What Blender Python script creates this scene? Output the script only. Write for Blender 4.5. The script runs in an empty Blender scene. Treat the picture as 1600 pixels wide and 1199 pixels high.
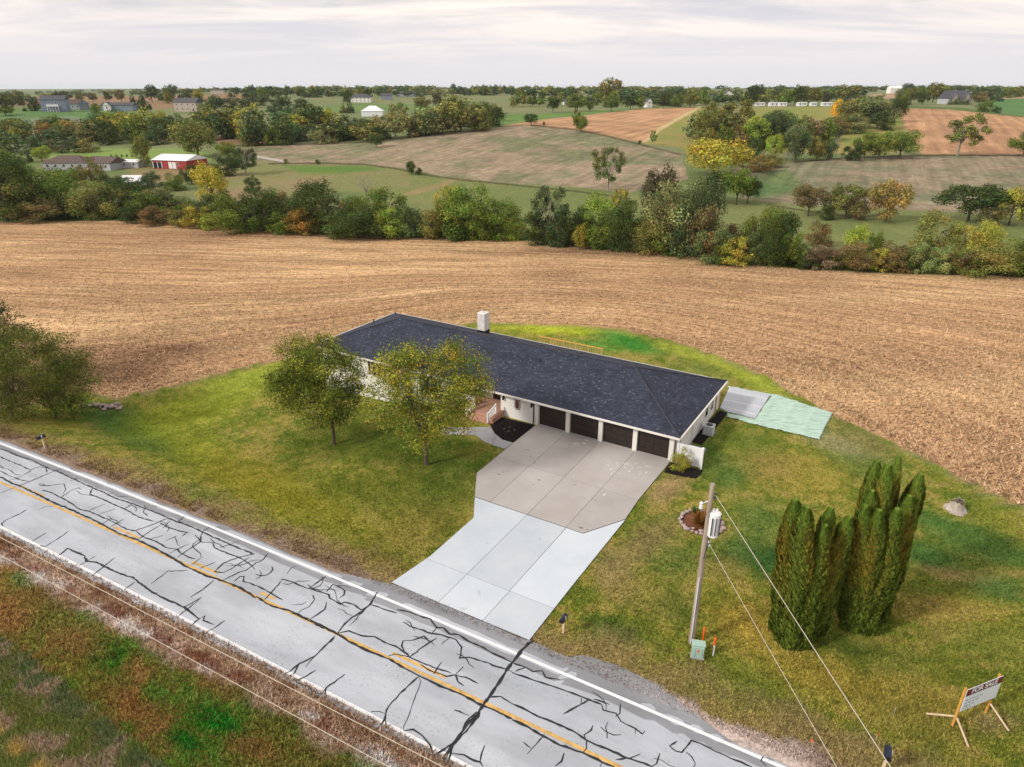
import bpy, math, random
import numpy as np
from mathutils import Vector, Matrix
R = math.radians
scene = bpy.context.scene
col = scene.collection
rng = np.random.default_rng(7)
random.seed(7)

# ------------------------------------------------------------------ camera
CH = 28.0
F_PX, PITCH = 1067.0, R(23.5)
cam_d = bpy.data.cameras.new('camera')
cam = bpy.data.objects.new('camera', cam_d); col.objects.link(cam)
cam.location = (0, 0, CH); cam.rotation_euler = (math.pi/2 - PITCH, 0, 0)
cam_d.sensor_fit = 'HORIZONTAL'; cam_d.sensor_width = 36.0
cam_d.lens = 36.0*F_PX/1600.0
cam_d.clip_start = 0.5; cam_d.clip_end = 60000
scene.camera = cam

# ------------------------------------------------------------------ world / sun
SUN_EL, SUN_AZ = R(33), math.atan2(-0.45, -0.9)      # direction towards the sun in plan
w = bpy.data.worlds.new('World'); scene.world = w; w.use_nodes = True
nt = w.node_tree; N = nt.nodes; L = nt.links
for n in list(N): N.remove(n)
wo = N.new('ShaderNodeOutputWorld'); bg = N.new('ShaderNodeBackground'); bg.inputs['Strength'].default_value = 0.1
sky = N.new('ShaderNodeTexSky'); sky.sky_type = 'NISHITA'; sky.sun_disc = False
sky.sun_elevation = SUN_EL; sky.sun_rotation = math.pi/2 - SUN_AZ
tc = N.new('ShaderNodeTexCoord')
sep = N.new('ShaderNodeSeparateXYZ'); L.new(tc.outputs['Generated'], sep.inputs[0])
def M_(op, a, b=None, c=None):
    n = N.new('ShaderNodeMath'); n.operation = op
    for i, v in enumerate((a, b, c)):
        if v is None: continue
        if isinstance(v, (int, float)): n.inputs[i].default_value = v
        else: L.new(v, n.inputs[i])
    return n.outputs[0]
zz = M_('ADD', M_('MAXIMUM', sep.outputs['Z'], 0.0), 0.10)
cx = M_('DIVIDE', sep.outputs['X'], zz); cy = M_('DIVIDE', sep.outputs['Y'], zz)
cmb = N.new('ShaderNodeCombineXYZ'); L.new(cx, cmb.inputs[0]); L.new(cy, cmb.inputs[1])
def wnoise(scale, det, rough, off, stretch=(1, 1, 1)):
    mp = N.new('ShaderNodeMapping'); mp.inputs['Location'].default_value = off; mp.inputs['Scale'].default_value = stretch
    L.new(cmb.outputs[0], mp.inputs[0])
    n = N.new('ShaderNodeTexNoise'); n.inputs['Scale'].default_value = scale; n.inputs['Detail'].default_value = det
    n.inputs['Roughness'].default_value = rough; n.inputs['Distortion'].default_value = 0.5
    L.new(mp.outputs[0], n.inputs['Vector']); return n.outputs['Fac']
def wramp(fac, stops):
    r = N.new('ShaderNodeValToRGB'); e = r.color_ramp.elements
    e[0].position, e[0].color = stops[0][0], (*stops[0][1], 1); e[1].position, e[1].color = stops[1][0], (*stops[1][1], 1)
    for p, c_ in stops[2:]:
        k = e.new(p); k.color = (*c_, 1)
    L.new(fac, r.inputs[0]); return r.outputs[0]
def wmix(f, a, b):
    m = N.new('ShaderNodeMix'); m.data_type = 'RGBA'
    L.new(f, m.inputs['Factor']); L.new(a, m.inputs['A']); L.new(b, m.inputs['B']); return m.outputs['Result']
n1 = wnoise(0.8, 7, 0.6, (3.1, 1.7, 0), (0.5, 1, 1)); n2 = wnoise(1.1, 6, 0.62, (0.4, 5.6, 2), (0.5, 1, 1))
SK = 12.2
thick = wramp(n1, [(0.40, (0.72*SK, 0.70*SK, 0.745*SK)), (0.57, (1.10*SK, 0.985*SK, 0.895*SK)), (0.47, (0.84*SK, 0.79*SK, 0.785*SK))])       # lavender grey to warm cream cloud
lowc = N.new('ShaderNodeRGB'); lowc.outputs[0].default_value = (0.79*SK, 0.765*SK, 0.79*SK, 1)
hz = N.new('ShaderNodeMapRange'); hz.inputs['From Min'].default_value = 0.02; hz.inputs['From Max'].default_value = 0.10
L.new(sep.outputs['Z'], hz.inputs['Value'])
cloud = wmix(hz.outputs[0], lowc.outputs[0], thick)
gap = N.new('ShaderNodeMapRange'); gap.inputs['From Min'].default_value = 0.52; gap.inputs['From Max'].default_value = 0.62
gap.inputs['To Max'].default_value = 0.62; L.new(n2, gap.inputs['Value'])
hz2 = N.new('ShaderNodeMapRange'); hz2.inputs['From Min'].default_value = 0.07; hz2.inputs['From Max'].default_value = 0.14
L.new(sep.outputs['Z'], hz2.inputs['Value'])
gapf = M_('MULTIPLY', gap.outputs[0], hz2.outputs[0])
L.new(wmix(gapf, cloud, sky.outputs[0]), bg.inputs['Color']); L.new(bg.outputs[0], wo.inputs['Surface'])

sd = bpy.data.lights.new('sun', 'SUN'); sd.energy = 3.3; sd.angle = R(7); sd.color = (1.0, 0.93, 0.84)
so = bpy.data.objects.new('sun', sd); col.objects.link(so)
sdir = Vector((math.cos(SUN_AZ)*math.cos(SUN_EL), math.sin(SUN_AZ)*math.cos(SUN_EL), math.sin(SUN_EL)))
so.rotation_euler = sdir.to_track_quat('Z', 'Y').to_euler(); so.location = sdir*200
vs = scene.view_settings
scene.display_settings.display_device = 'sRGB'
vs.view_transform = 'Standard'; vs.look = 'None'; vs.exposure = -0.22; vs.gamma = 1.0; vs.use_curve_mapping = False
scene.cycles.use_denoising = True
scene.cycles.max_bounces = 5; scene.cycles.diffuse_bounces = 3; scene.cycles.glossy_bounces = 2
scene.cycles.transparent_max_bounces = 8; scene.cycles.transmission_bounces = 3; scene.cycles.volume_bounces = 2

# ------------------------------------------------------------------ small maths
def srgb(r, g, b, k=1.0):
    c = np.array([r, g, b], float)/255
    c = np.where(c <= 0.04045, c/12.92, ((c+0.055)/1.055)**2.4)*k
    return tuple(float(v) for v in c)
CP, SP = math.cos(PITCH), math.sin(PITCH)
def ray(px, py):
    u = (px-800)/F_PX; v = (599.5-py)/F_PX
    return np.array([u, CP+v*SP, -SP+v*CP])
def G(px, py, z=0.0):                     # pixel direction met with the level z
    d = ray(px, py); t = (CH-z)/-d[2]
    return np.array([d[0]*t, d[1]*t])
def project(x, y, z):
    zc = y*CP-(z-CH)*SP; yc = y*SP+(z-CH)*CP
    zc = np.maximum(zc, 0.05)
    return 800+F_PX*x/zc, 599.5-F_PX*yc/zc
def smooth(a, b, x):
    t = np.clip((x-a)/(b-a), 0, 1); return t*t*(3-2*t)
def vnoise(x, y, seed=0):
    xi = np.floor(x).astype(np.int64); yi = np.floor(y).astype(np.int64); xf = x-xi; yf = y-yi
    def h(i, j):
        n = (i*374761393+j*668265263+seed*1274126177) & 0x7fffffff
        n = ((n ^ (n >> 13))*1274126177) & 0x7fffffff
        return ((n ^ (n >> 16)) & 0xffff)/65535.0
    sx = xf*xf*(3-2*xf); sy = yf*yf*(3-2*yf)
    a = h(xi, yi)*(1-sx)+h(xi+1, yi)*sx; b = h(xi, yi+1)*(1-sx)+h(xi+1, yi+1)*sx
    return a*(1-sy)+b*sy
def fbm(x, y, seed=0, o=4):
    s = 0; a = 0.5; t = 0
    for i in range(o):
        s = s+a*vnoise(x*2**i, y*2**i, seed+i*17); t += a; a *= 0.55
    return s/t

# ------------------------------------------------------------------ the lie of the land
def road_c(x): return 24.04-0.559*x-0.00048*x*x           # road centre line y(x)
def road_d(x, y):                                          # signed distance, + on the house side
    return (y-road_c(x))/np.sqrt(1+(0.559+0.00096*x)**2)
HX, HY, HA = -21.33, 68.76, R(-31.5)                       # front left eave corner of the house and its turn
HL, HD = 40.5, 13.4
def to_house(x, y):
    dx, dy = x-HX, y-HY; c, s = math.cos(HA), math.sin(HA)
    return dx*c+dy*s, -dx*s+dy*c
def from_house(X, Y):
    c, s = math.cos(HA), math.sin(HA); return HX+X*c-Y*s, HY+X*s+Y*c
PROF = {
 -900: [(8,0),(45,-1),(60,-2.2),(100,-3),(150,-5),(200,-6),(250,-6),(340,-4),(450,4),(520,12),(800,4),(1500,0),(3000,-6),(14000,-2)],
 0:    [(8,0),(45,-1),(60,-2.2),(100,-3),(150,-5),(195,-6),(230,-7),(320,-5.3),(380,-2.9),(415,-2.5),(450,6.3),(485,13.2),(530,16),(700,6),(1500,0),(3000,-6),(14000,-2)],
 400:  [(8,0),(50,0),(60,-0.8),(100,-2.6),(150,-5),(182,-6),(230,-3.5),(320,-2),(380,0.5),(430,1.5),(500,8),(700,16),(1000,18),(1500,19.5),(2200,21),(14000,5)],
 800:  [(8,0),(60,0),(82,0),(100,-1.2),(130,-3.6),(160,-5.2),(185,-5.4),(250,-3.1),(310,1.4),(360,6.0),(400,9.6),(440,8.2),(480,8.6),(530,11.7),(600,11.8),(1000,15.3),(1700,19.5),(2300,21.5),(14000,6)],
 1200: [(8,0),(50,0),(70,-0.3),(100,-2),(136,-3.6),(165,-4.8),(200,-4.9),(260,-0.9),(310,0.3),(400,2.5),(500,7.4),(600,11.8),(700,12.7),(1000,14),(1500,18),(2200,22),(14000,6)],
 1600: [(8,0),(45,0),(70,-1),(100,-2.6),(125,-4),(160,-5),(200,-4.9),(300,0),(330,-0.2),(400,4),(480,9),(650,12.9),(1000,15.5),(1500,19),(2200,22.5),(14000,6)],
 2500: [(8,0),(45,0),(70,-1),(100,-2.6),(125,-4),(160,-5),(200,-4.9),(300,0),(330,-0.2),(400,4),(480,9),(650,12.9),(1000,15.5),(1500,19),(2200,22.5),(14000,6)]}
_cols = sorted(PROF); _us = np.array([(c-800)/F_PX/1.07 for c in _cols])
_ly = np.linspace(math.log(8), math.log(14000), 600)
_grid = []
_k = np.exp(-0.5*(np.arange(-18, 19)/6.0)**2); _k /= _k.sum()
for c in _cols:
    pr = PROF[c]; z = np.interp(_ly, [math.log(a) for a, b in pr], [b for a, b in pr])
    z = np.convolve(np.pad(z, 18, mode='edge'), _k, 'valid'); _grid.append(z)
_ug = np.linspace(_us[0], _us[-1], 200)
_G2 = np.array([[0]])
_G2 = np.stack([np.interp(_ug, _us, np.array(_grid)[:, j]) for j in range(len(_ly))], 1)     # u x logY
_k2 = np.exp(-0.5*(np.arange(-14, 15)/6.0)**2); _k2 /= _k2.sum()
_G2 = np.apply_along_axis(lambda a: np.convolve(np.pad(a, 14, mode='edge'), _k2, 'valid'), 0, _G2)
def terrain(x, y):
    x = np.asarray(x, float); y = np.asarray(y, float)
    yy = np.maximum(y, 8.0); u = np.clip(x/yy, _ug[0], _ug[-1])
    fu = (u-_ug[0])/(_ug[1]-_ug[0]); fl = (np.log(yy)-_ly[0])/(_ly[1]-_ly[0])
    i = np.clip(fu.astype(int), 0, len(_ug)-2); j = np.clip(fl.astype(int), 0, len(_ly)-2)
    a = np.clip(fu-i, 0, 1); b = np.clip(fl-j, 0, 1)
    h = (_G2[i, j]*(1-a)+_G2[i+1, j]*a)*(1-b)+(_G2[i, j+1]*(1-a)+_G2[i+1, j+1]*a)*b
    d = road_d(x, y)
    # the lawn falls away left of the garage court
    X, Y = to_house(x, y)
    dip = smooth(22, 10, X)*smooth(5, 16, d)*smooth(40, 14, np.abs(Y-2))*smooth(-40, -16, X)
    h = np.where(d > 0, np.minimum(h, 0)*1.0-1.4*dip+np.maximum(h, 0), h)
    h = np.where((d < -5), h-0.5*smooth(-5, -9, d)*smooth(-30, -12, d), h)
    # level ground under the road and round the garage court
    h = h*smooth(4.6, 13, np.abs(d))
    bx = np.maximum(np.maximum(20.0-X, X-46), 0); by = np.maximum(np.maximum(-27-Y, Y-14), 0)
    h = h*smooth(0, 7, np.hypot(bx, by))
    h = h+0.25*(fbm(x/9, y/9, 5, 3)-0.5)*smooth(7, 14, np.abs(d))*smooth(0, 6, np.hypot(bx, by))*np.clip(yy/60, 0, 1)
    h = h+1.6*(fbm(x/70, y/70, 9, 3)-0.5)*smooth(230, 380, y)
    return h-0.03
_ts = 12.0*1.012**np.arange(600)
def hit(px, py, z_off=0.0):               # pixel direction met with the land
    d = ray(px, py)
    if d[2] >= -1e-4: return None
    lo = None
    for ts in (_ts, None, None):
        if ts is None: ts = np.linspace(lo, hi, 40)
        below = CH+d[2]*ts < terrain(d[0]*ts, d[1]*ts)
        k = int(np.argmax(below))
        if not below[k]: return None
        hi = ts[k]; lo = ts[max(k-1, 0)]
    return np.array([d[0]*hi, d[1]*hi, CH+d[2]*hi])
def top_height(P, py):                    # height over P of what shows at row py straight over P
    d = ray(800, py); return CH+d[2]*(P[1]/d[1])-P[2]
def m_per_px(P):
    return (P[1]*CP-(P[2]-CH)*SP)/F_PX

# ------------------------------------------------------------------ materials
def new_mat(name):
    m = bpy.data.materials.new(name); m.use_nodes = True
    b = m.node_tree.nodes['Principled BSDF']; return m, m.node_tree, b
def mat(name, c, rough=0.7, var=0.0, scale=4.0, bump=0.0, bscale=30.0, metal=0.0, spec=0.3, stretch=None, c2=None):
    m, t, b = new_mat(name); b.inputs['Roughness'].default_value = rough; b.inputs['Metallic'].default_value = metal
    b.inputs['Specular IOR Level'].default_value = spec
    b.inputs['Base Color'].default_value = (*c, 1)
    if var > 0 or bump > 0 or c2:
        co = t.nodes.new('ShaderNodeTexCoord'); mp = t.nodes.new('ShaderNodeMapping')
        t.links.new(co.outputs['Object'], mp.inputs[0])
        if stretch: mp.inputs['Scale'].default_value = stretch
        n = t.nodes.new('ShaderNodeTexNoise'); n.inputs['Scale'].default_value = scale; n.inputs['Detail'].default_value = 6; n.inputs['Roughness'].default_value = 0.65
        t.links.new(mp.outputs[0], n.inputs['Vector'])
        r = t.nodes.new('ShaderNodeValToRGB'); e = r.color_ramp.elements
        a = c2 or tuple(v*(1-var) for v in c); e[0].position = 0.32; e[1].position = 0.68
        e[0].color = (*a, 1); e[1].color = (*(tuple(min(v*(1+var), 1) for v in c) if not c2 else c), 1)
        t.links.new(n.outputs['Fac'], r.inputs[0]); t.links.new(r.outputs[0], b.inputs['Base Color'])
        if bump > 0:
            n2_ = t.nodes.new('ShaderNodeTexNoise'); n2_.inputs['Scale'].default_value = bscale; n2_.inputs['Detail'].default_value = 5
            t.links.new(mp.outputs[0], n2_.inputs['Vector'])
            bp = t.nodes.new('ShaderNodeBump'); bp.inputs['Strength'].default_value = bump; bp.inputs['Distance'].default_value = 0.03
            t.links.new(n2_.outputs['Fac'], bp.inputs['Height']); t.links.new(bp.outputs[0], b.inputs['Normal'])
    return m
MT = {}
MT['white_wall'] = mat('white_wall', (0.78, 0.76, 0.72), 0.6, 0.05, 1.2, 0.15, 14, stretch=(1, 1, 5))
MT['white_trim'] = mat('white_trim', (0.74, 0.71, 0.67), 0.5, 0.06, 2.5)
MT['vinyl'] = mat('vinyl', (0.80, 0.81, 0.83), 0.4, 0.04, 3)
MT['door_brown'] = mat('door_brown', (0.030, 0.020, 0.017), 0.5, 0.3, 3, 0.3, 25, stretch=(1, 1, 8))
MT['glass'] = mat('glass', (0.03, 0.035, 0.04), 0.08, spec=0.6)
MT['black'] = mat('black', (0.012, 0.012, 0.014), 0.5)
MT['dark_metal'] = mat('dark_metal', (0.05, 0.05, 0.055), 0.45, 0.2)
MT['mulch'] = mat('mulch', (0.008, 0.0055, 0.0055), 0.95, 0.6, 9, 1.0, 40)
MT['brick_salmon'] = mat('brick_salmon', (0.44, 0.25, 0.18), 0.85, 0.25, 8, 0.3, 20)
MT['timber'] = mat('timber', (0.50, 0.33, 0.17), 0.75, 0.18, 5, 0.2, 20, stretch=(1, 1, 0.3))
MT['timber_pale'] = mat('timber_pale', (0.66, 0.50, 0.35), 0.75, 0.15, 5)
MT['timber_orange'] = mat('timber_orange', (0.62, 0.33, 0.07), 0.7, 0.2, 5)
MT['pole_wood'] = mat('pole_wood', (0.34, 0.27, 0.22), 0.9, 0.35, 6, 0.5, 14, stretch=(1, 1, 0.08))
MT['galv'] = mat('galv', (0.62, 0.64, 0.66), 0.4, 0.12, 6)
MT['porcelain'] = mat('porcelain', (0.72, 0.73, 0.74), 0.3)
MT['pedestal'] = mat('pedestal', (0.36, 0.52, 0.44), 0.55, 0.1, 4)
MT['orange'] = mat('orange', (0.80, 0.12, 0.02), 0.5)
MT['wire'] = mat('wire', (0.52, 0.47, 0.38), 0.5)
MT['dark_wire'] = mat('dark_wire', (0.06, 0.06, 0.06), 0.5)
MT['ac'] = mat('ac', (0.40, 0.40, 0.40), 0.5, 0.1, 4)
MT['bark'] = mat('bark', (0.10, 0.075, 0.058), 0.95, 0.35, 6, 0.6, 16, stretch=(1, 1, 0.2))
MT['bark_pale'] = mat('bark_pale', (0.30, 0.26, 0.22), 0.95, 0.3, 6, 0.5, 16, stretch=(1, 1, 0.2))
MT['stump'] = mat('stump', (0.42, 0.36, 0.31), 0.95, 0.35, 4, 0.6, 12, stretch=(1, 1, 0.3))
MT['stone_pink'] = mat('stone_pink', (0.42, 0.32, 0.31), 0.9, 0.35, 3, 0.5, 10)
MT['concrete_new'] = mat('concrete_new', (0.60, 0.65, 0.70), 0.85, 0.10, 0.35, 0.15, 40)
MT['conc_grey'] = mat('conc_grey', (0.36, 0.36, 0.37), 0.85, 0.15, 0.8, 0.2, 30)
MT['joint'] = mat('joint', (0.10, 0.095, 0.09), 0.95, 0.2, 3)
MT['tar'] = mat('tar', (0.022, 0.023, 0.026), 0.6, 0.35, 2.0)
MT['yellow_paint'] = mat('yellow_paint', (0.60, 0.38, 0.12), 0.7, 0.3, 2.5)
MT['barn_red'] = mat('barn_red', (0.33, 0.045, 0.045), 0.7, 0.2, 1)
MT['white_metal'] = mat('white_metal', (0.78, 0.78, 0.79), 0.4, 0.05, 1)
MT['roof_brown'] = mat('roof_brown', (0.12, 0.085, 0.075), 0.85, 0.25, 1.2)
MT['roof_grey'] = mat('roof_grey', (0.09, 0.09, 0.105), 0.85, 0.25, 1.2)
MT['siding_blue'] = mat('siding_blue', (0.20, 0.24, 0.32), 0.7, 0.1, 1)
MT['siding_grey'] = mat('siding_grey', (0.42, 0.43, 0.46), 0.7, 0.1, 1)
MT['siding_tan'] = mat('siding_tan', (0.45, 0.38, 0.33), 0.7, 0.1, 1)
MT['sign_white'] = mat('sign_white', (0.72, 0.78, 0.84), 0.4)
MT['sign_maroon'] = mat('sign_maroon', (0.14, 0.015, 0.03), 0.45)
MT['sign_grey'] = mat('sign_grey', (0.30, 0.33, 0.42), 0.5)
MT['straw'] = mat('straw', (0.3, 0.2, 0.1), 0.9)
MT['chimney'] = mat('chimney', (0.66, 0.63, 0.61), 0.85, 0.18, 2.5, 0.3, 12)
MT['mailbox_dark'] = mat('mailbox_dark', (0.02, 0.025, 0.05), 0.4)
MT['gravel_path'] = mat('gravel_path', (0.42, 0.38, 0.33), 0.95, 0.2, 1)

def conc_old(nm='concrete_old', ca=(.38,.35,.33), cb=(.47,.445,.425), stain=.45):
    m, t, b = new_mat(nm); b.inputs['Roughness'].default_value = 0.85
    co = t.nodes.new('ShaderNodeTexCoord')
    def ns(s, d, r=0.6):
        n = t.nodes.new('ShaderNodeTexNoise'); n.inputs['Scale'].default_value = s; n.inputs['Detail'].default_value = d; n.inputs['Roughness'].default_value = r
        t.links.new(co.outputs['Object'], n.inputs['Vector']); return n
    r = t.nodes.new('ShaderNodeValToRGB'); e = r.color_ramp.elements
    e[0].position = 0.3; e[0].color = (*ca, 1); e[1].position = 0.7; e[1].color = (*cb, 1)
    t.links.new(ns(0.3, 6).outputs['Fac'], r.inputs[0])
    st = t.nodes.new('ShaderNodeValToRGB'); e = st.color_ramp.elements          # oil stains and scuffs
    e[0].position = 0.255; e[0].color = (stain, stain*.95, stain*.9, 1); e[1].position = 0.33; e[1].color = (1, 1, 1, 1)
    t.links.new(ns(0.9, 5, 0.55).outputs['Fac'], st.inputs[0])
    mx = t.nodes.new('ShaderNodeMix'); mx.data_type = 'RGBA'; mx.blend_type = 'MULTIPLY'; mx.inputs['Factor'].default_value = 1
    t.links.new(r.outputs[0], mx.inputs['A']); t.links.new(st.outputs[0], mx.inputs['B'])
    oi = t.nodes.new('ShaderNodeObjectInfo'); r3 = t.nodes.new('ShaderNodeMapRange'); r3.inputs['To Min'].default_value = .92; r3.inputs['To Max'].default_value = 1.07; t.links.new(oi.outputs['Random'], r3.inputs['Value']); v3 = t.nodes.new('ShaderNodeVectorMath'); v3.operation = 'SCALE'; t.links.new(mx.outputs['Result'], v3.inputs[0]); t.links.new(r3.outputs[0], v3.inputs['Scale']); t.links.new(v3.outputs[0], b.inputs['Base Color']); return m
MT['concrete_old'] = conc_old(); MT['concrete_new'] = conc_old('concrete_new', (.50,.56,.62), (.59,.645,.695), .75)

def asphalt():
    m, t, b = new_mat('road_asphalt'); b.inputs['Roughness'].default_value = 0.85
    co = t.nodes.new('ShaderNodeTexCoord'); mp = t.nodes.new('ShaderNodeMapping'); mp.inputs['Rotation'].default_value = (0, 0, R(29))
    t.links.new(co.outputs['Object'], mp.inputs[0])
    def ns(s, d, r, stretch=None):
        n = t.nodes.new('ShaderNodeTexNoise'); n.inputs['Scale'].default_value = s; n.inputs['Detail'].default_value = d; n.inputs['Roughness'].default_value = r
        if stretch:
            q = t.nodes.new('ShaderNodeMapping'); q.inputs['Scale'].default_value = stretch; t.links.new(mp.outputs[0], q.inputs[0]); t.links.new(q.outputs[0], n.inputs['Vector'])
        else: t.links.new(mp.outputs[0], n.inputs['Vector'])
        return n.outputs['Fac']
    def rp(f, s):
        r = t.nodes.new('ShaderNodeValToRGB'); e = r.color_ramp.elements
        e[0].position, e[0].color = s[0][0], (*s[0][1], 1); e[1].position, e[1].color = s[1][0], (*s[1][1], 1); t.links.new(f, r.inputs[0]); return r.outputs[0]
    def mul(a, b_):
        x = t.nodes.new('ShaderNodeMix'); x.data_type = 'RGBA'; x.blend_type = 'MULTIPLY'; x.inputs['Factor'].default_value = 1
        t.links.new(a, x.inputs['A']); t.links.new(b_, x.inputs['B']); return x.outputs['Result']
    base = rp(ns(1.0, 5, 0.6, (0.06, 0.5, 1)), [(0.3, (0.41, 0.445, 0.495)), (0.7, (0.53, 0.565, 0.62))])      # worn along the lanes
    pit = rp(ns(7, 6, 0.75), [(0.36, (0.45, 0.45, 0.46)), (0.43, (1, 1, 1))])
    pat = rp(ns(0.5, 4, 0.6, (0.35, 1, 1)), [(0.40, (1, 1, 1)), (0.62, (0.80, 0.80, 0.80))])
    pf = t.nodes.new('ShaderNodeMix'); pf.data_type = 'RGBA'; wh = (1, 1, 1, 1)
    pf.inputs['B'].default_value = wh
    t.links.new(pit, pf.inputs['A']); t.links.new(rp(ns(0.35, 4, 0.6), [(0.5, (0.9, 0.9, 0.9)), (0.58, (0, 0, 0))]), pf.inputs['Factor'])
    sh = t.nodes.new('ShaderNodeAttribute'); sh.attribute_name = 'shoulder'
    shr = rp(sh.outputs['Fac'], [(0.45, (1, 1, 1)), (0.55, (0.60, 0.58, 0.57))])
    t.links.new(mul(mul(mul(base, pf.outputs['Result']), pat), shr), b.inputs['Base Color'])
    bp = t.nodes.new('ShaderNodeBump'); bp.inputs['Strength'].default_value = 0.25; bp.inputs['Distance'].default_value = 0.02
    t.links.new(ns(30, 4, 0.7), bp.inputs['Height']); t.links.new(bp.outputs[0], b.inputs['Normal']); return m
MT['asphalt'] = asphalt()
def worn_white():
    m, t, b = new_mat('worn_white_paint'); b.inputs['Roughness'].default_value = 0.7
    co = t.nodes.new('ShaderNodeTexCoord'); n = t.nodes.new('ShaderNodeTexNoise'); n.inputs['Scale'].default_value = 3.5; n.inputs['Detail'].default_value = 7; n.inputs['Roughness'].default_value = 0.7
    t.links.new(co.outputs['Object'], n.inputs['Vector']); r = t.nodes.new('ShaderNodeValToRGB'); e = r.color_ramp.elements
    e[0].position = 0.30; e[0].color = (0.5, 0.5, 0.52, 1); e[1].position = 0.42; e[1].color = (0.80, 0.81, 0.83, 1)
    t.links.new(n.outputs['Fac'], r.inputs[0]); t.links.new(r.outputs[0], b.inputs['Base Color']); return m
MT['white_paint'] = worn_white()

def shingles():
    m, t, b = new_mat('dark_shingles'); b.inputs['Roughness'].default_value = 0.85; b.inputs['Specular IOR Level'].default_value = 0.25
    uv = t.nodes.new('ShaderNodeUVMap'); uv.uv_map = 'slope'
    br = t.nodes.new('ShaderNodeTexBrick'); br.inputs['Scale'].default_value = 1; br.inputs['Brick Width'].default_value = 0.33; br.inputs['Row Height'].default_value = 0.145
    br.inputs['Mortar Size'].default_value = 0.010; br.inputs['Mortar Smooth'].default_value = 0.2; br.inputs['Bias'].default_value = -0.25
    br.inputs['Color1'].default_value = (0.030, 0.037, 0.060, 1); br.inputs['Color2'].default_value = (0.054, 0.065, 0.100, 1); br.inputs['Mortar'].default_value = (0.018, 0.019, 0.026, 1)
    t.links.new(uv.outputs[0], br.inputs['Vector'])
    # paler flecked tabs
    ms = t.nodes.new('ShaderNodeMapping'); ms.inputs['Scale'].default_value = (5.5, 6.9, 1); t.links.new(uv.outputs[0], ms.inputs[0])
    wn = t.nodes.new('ShaderNodeTexVoronoi'); wn.inputs['Scale'].default_value = 1.0; t.links.new(ms.outputs[0], wn.inputs['Vector'])
    sp = t.nodes.new('ShaderNodeSeparateColor'); t.links.new(wn.outputs['Color'], sp.inputs[0])
    rr = t.nodes.new('ShaderNodeMapRange'); rr.inputs['From Min'].default_value = 0.90; rr.inputs['From Max'].default_value = 1.0; rr.inputs['To Max'].default_value = 0.5; t.links.new(sp.outputs[0], rr.inputs['Value'])
    mx = t.nodes.new('ShaderNodeMix'); mx.data_type = 'RGBA'; mx.inputs['B'].default_value = (0.17, 0.18, 0.22, 1)
    t.links.new(rr.outputs[0], mx.inputs['Factor']); t.links.new(br.outputs['Color'], mx.inputs['A'])
    n = t.nodes.new('ShaderNodeTexNoise'); n.inputs['Scale'].default_value = 0.5; n.inputs['Detail'].default_value = 5; t.links.new(uv.outputs[0], n.inputs['Vector'])
    r2 = t.nodes.new('ShaderNodeMapRange'); r2.inputs['From Min'].default_value = 0.3; r2.inputs['From Max'].default_value = 0.7; r2.inputs['To Min'].default_value = 0.8; r2.inputs['To Max'].default_value = 1.2; t.links.new(n.outputs['Fac'], r2.inputs['Value'])
    vm = t.nodes.new('ShaderNodeVectorMath'); vm.operation = 'SCALE'; t.links.new(mx.outputs['Result'], vm.inputs[0]); t.links.new(r2.outputs[0], vm.inputs['Scale'])
    t.links.new(vm.outputs[0], b.inputs['Base Color'])
    bp = t.nodes.new('ShaderNodeBump'); bp.inputs['Strength'].default_value = 0.5; bp.inputs['Distance'].default_value = 0.02
    t.links.new(br.outputs['Fac'], bp.inputs['Height']); bp.invert = True; t.links.new(bp.outputs[0], b.inputs['Normal']); return m
MT['shingles'] = shingles()

def leaf_mat(name, rough=0.7, trans=0.16):
    m, t, b = new_mat(name); nd = t.nodes
    oi = nd.new('ShaderNodeObjectInfo'); at = nd.new('ShaderNodeAttribute'); at.attribute_name = 'leafcol'
    mx = nd.new('ShaderNodeMix'); mx.data_type = 'RGBA'; mx.blend_type = 'MULTIPLY'; mx.inputs['Factor'].default_value = 1
    t.links.new(oi.outputs['Color'], mx.inputs['A']); t.links.new(at.outputs['Color'], mx.inputs['B'])
    t.links.new(mx.outputs['Result'], b.inputs['Base Color']); b.inputs['Roughness'].default_value = rough; b.inputs['Specular IOR Level'].default_value = 0.15
    tr = nd.new('ShaderNodeBsdfTranslucent'); t.links.new(mx.outputs['Result'], tr.inputs['Color'])
    ms = nd.new('ShaderNodeMixShader'); ms.inputs[0].default_value = trans
    t.links.new(b.outputs[0], ms.inputs[1]); t.links.new(tr.outputs[0], ms.inputs[2])
    t.links.new(ms.outputs[0], nd['Material Output'].inputs['Surface']); return m
MT['leaf'] = leaf_mat('leaf')
def vcol_mat(name, attr, rough=0.9):
    m, t, b = new_mat(name); at = t.nodes.new('ShaderNodeAttribute'); at.attribute_name = attr
    t.links.new(at.outputs['Color'], b.inputs['Base Color']); b.inputs['Roughness'].default_value = rough; b.inputs['Specular IOR Level'].default_value = 0.1; return m
MT['blade'] = vcol_mat('blade', 'bladecol')

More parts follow.
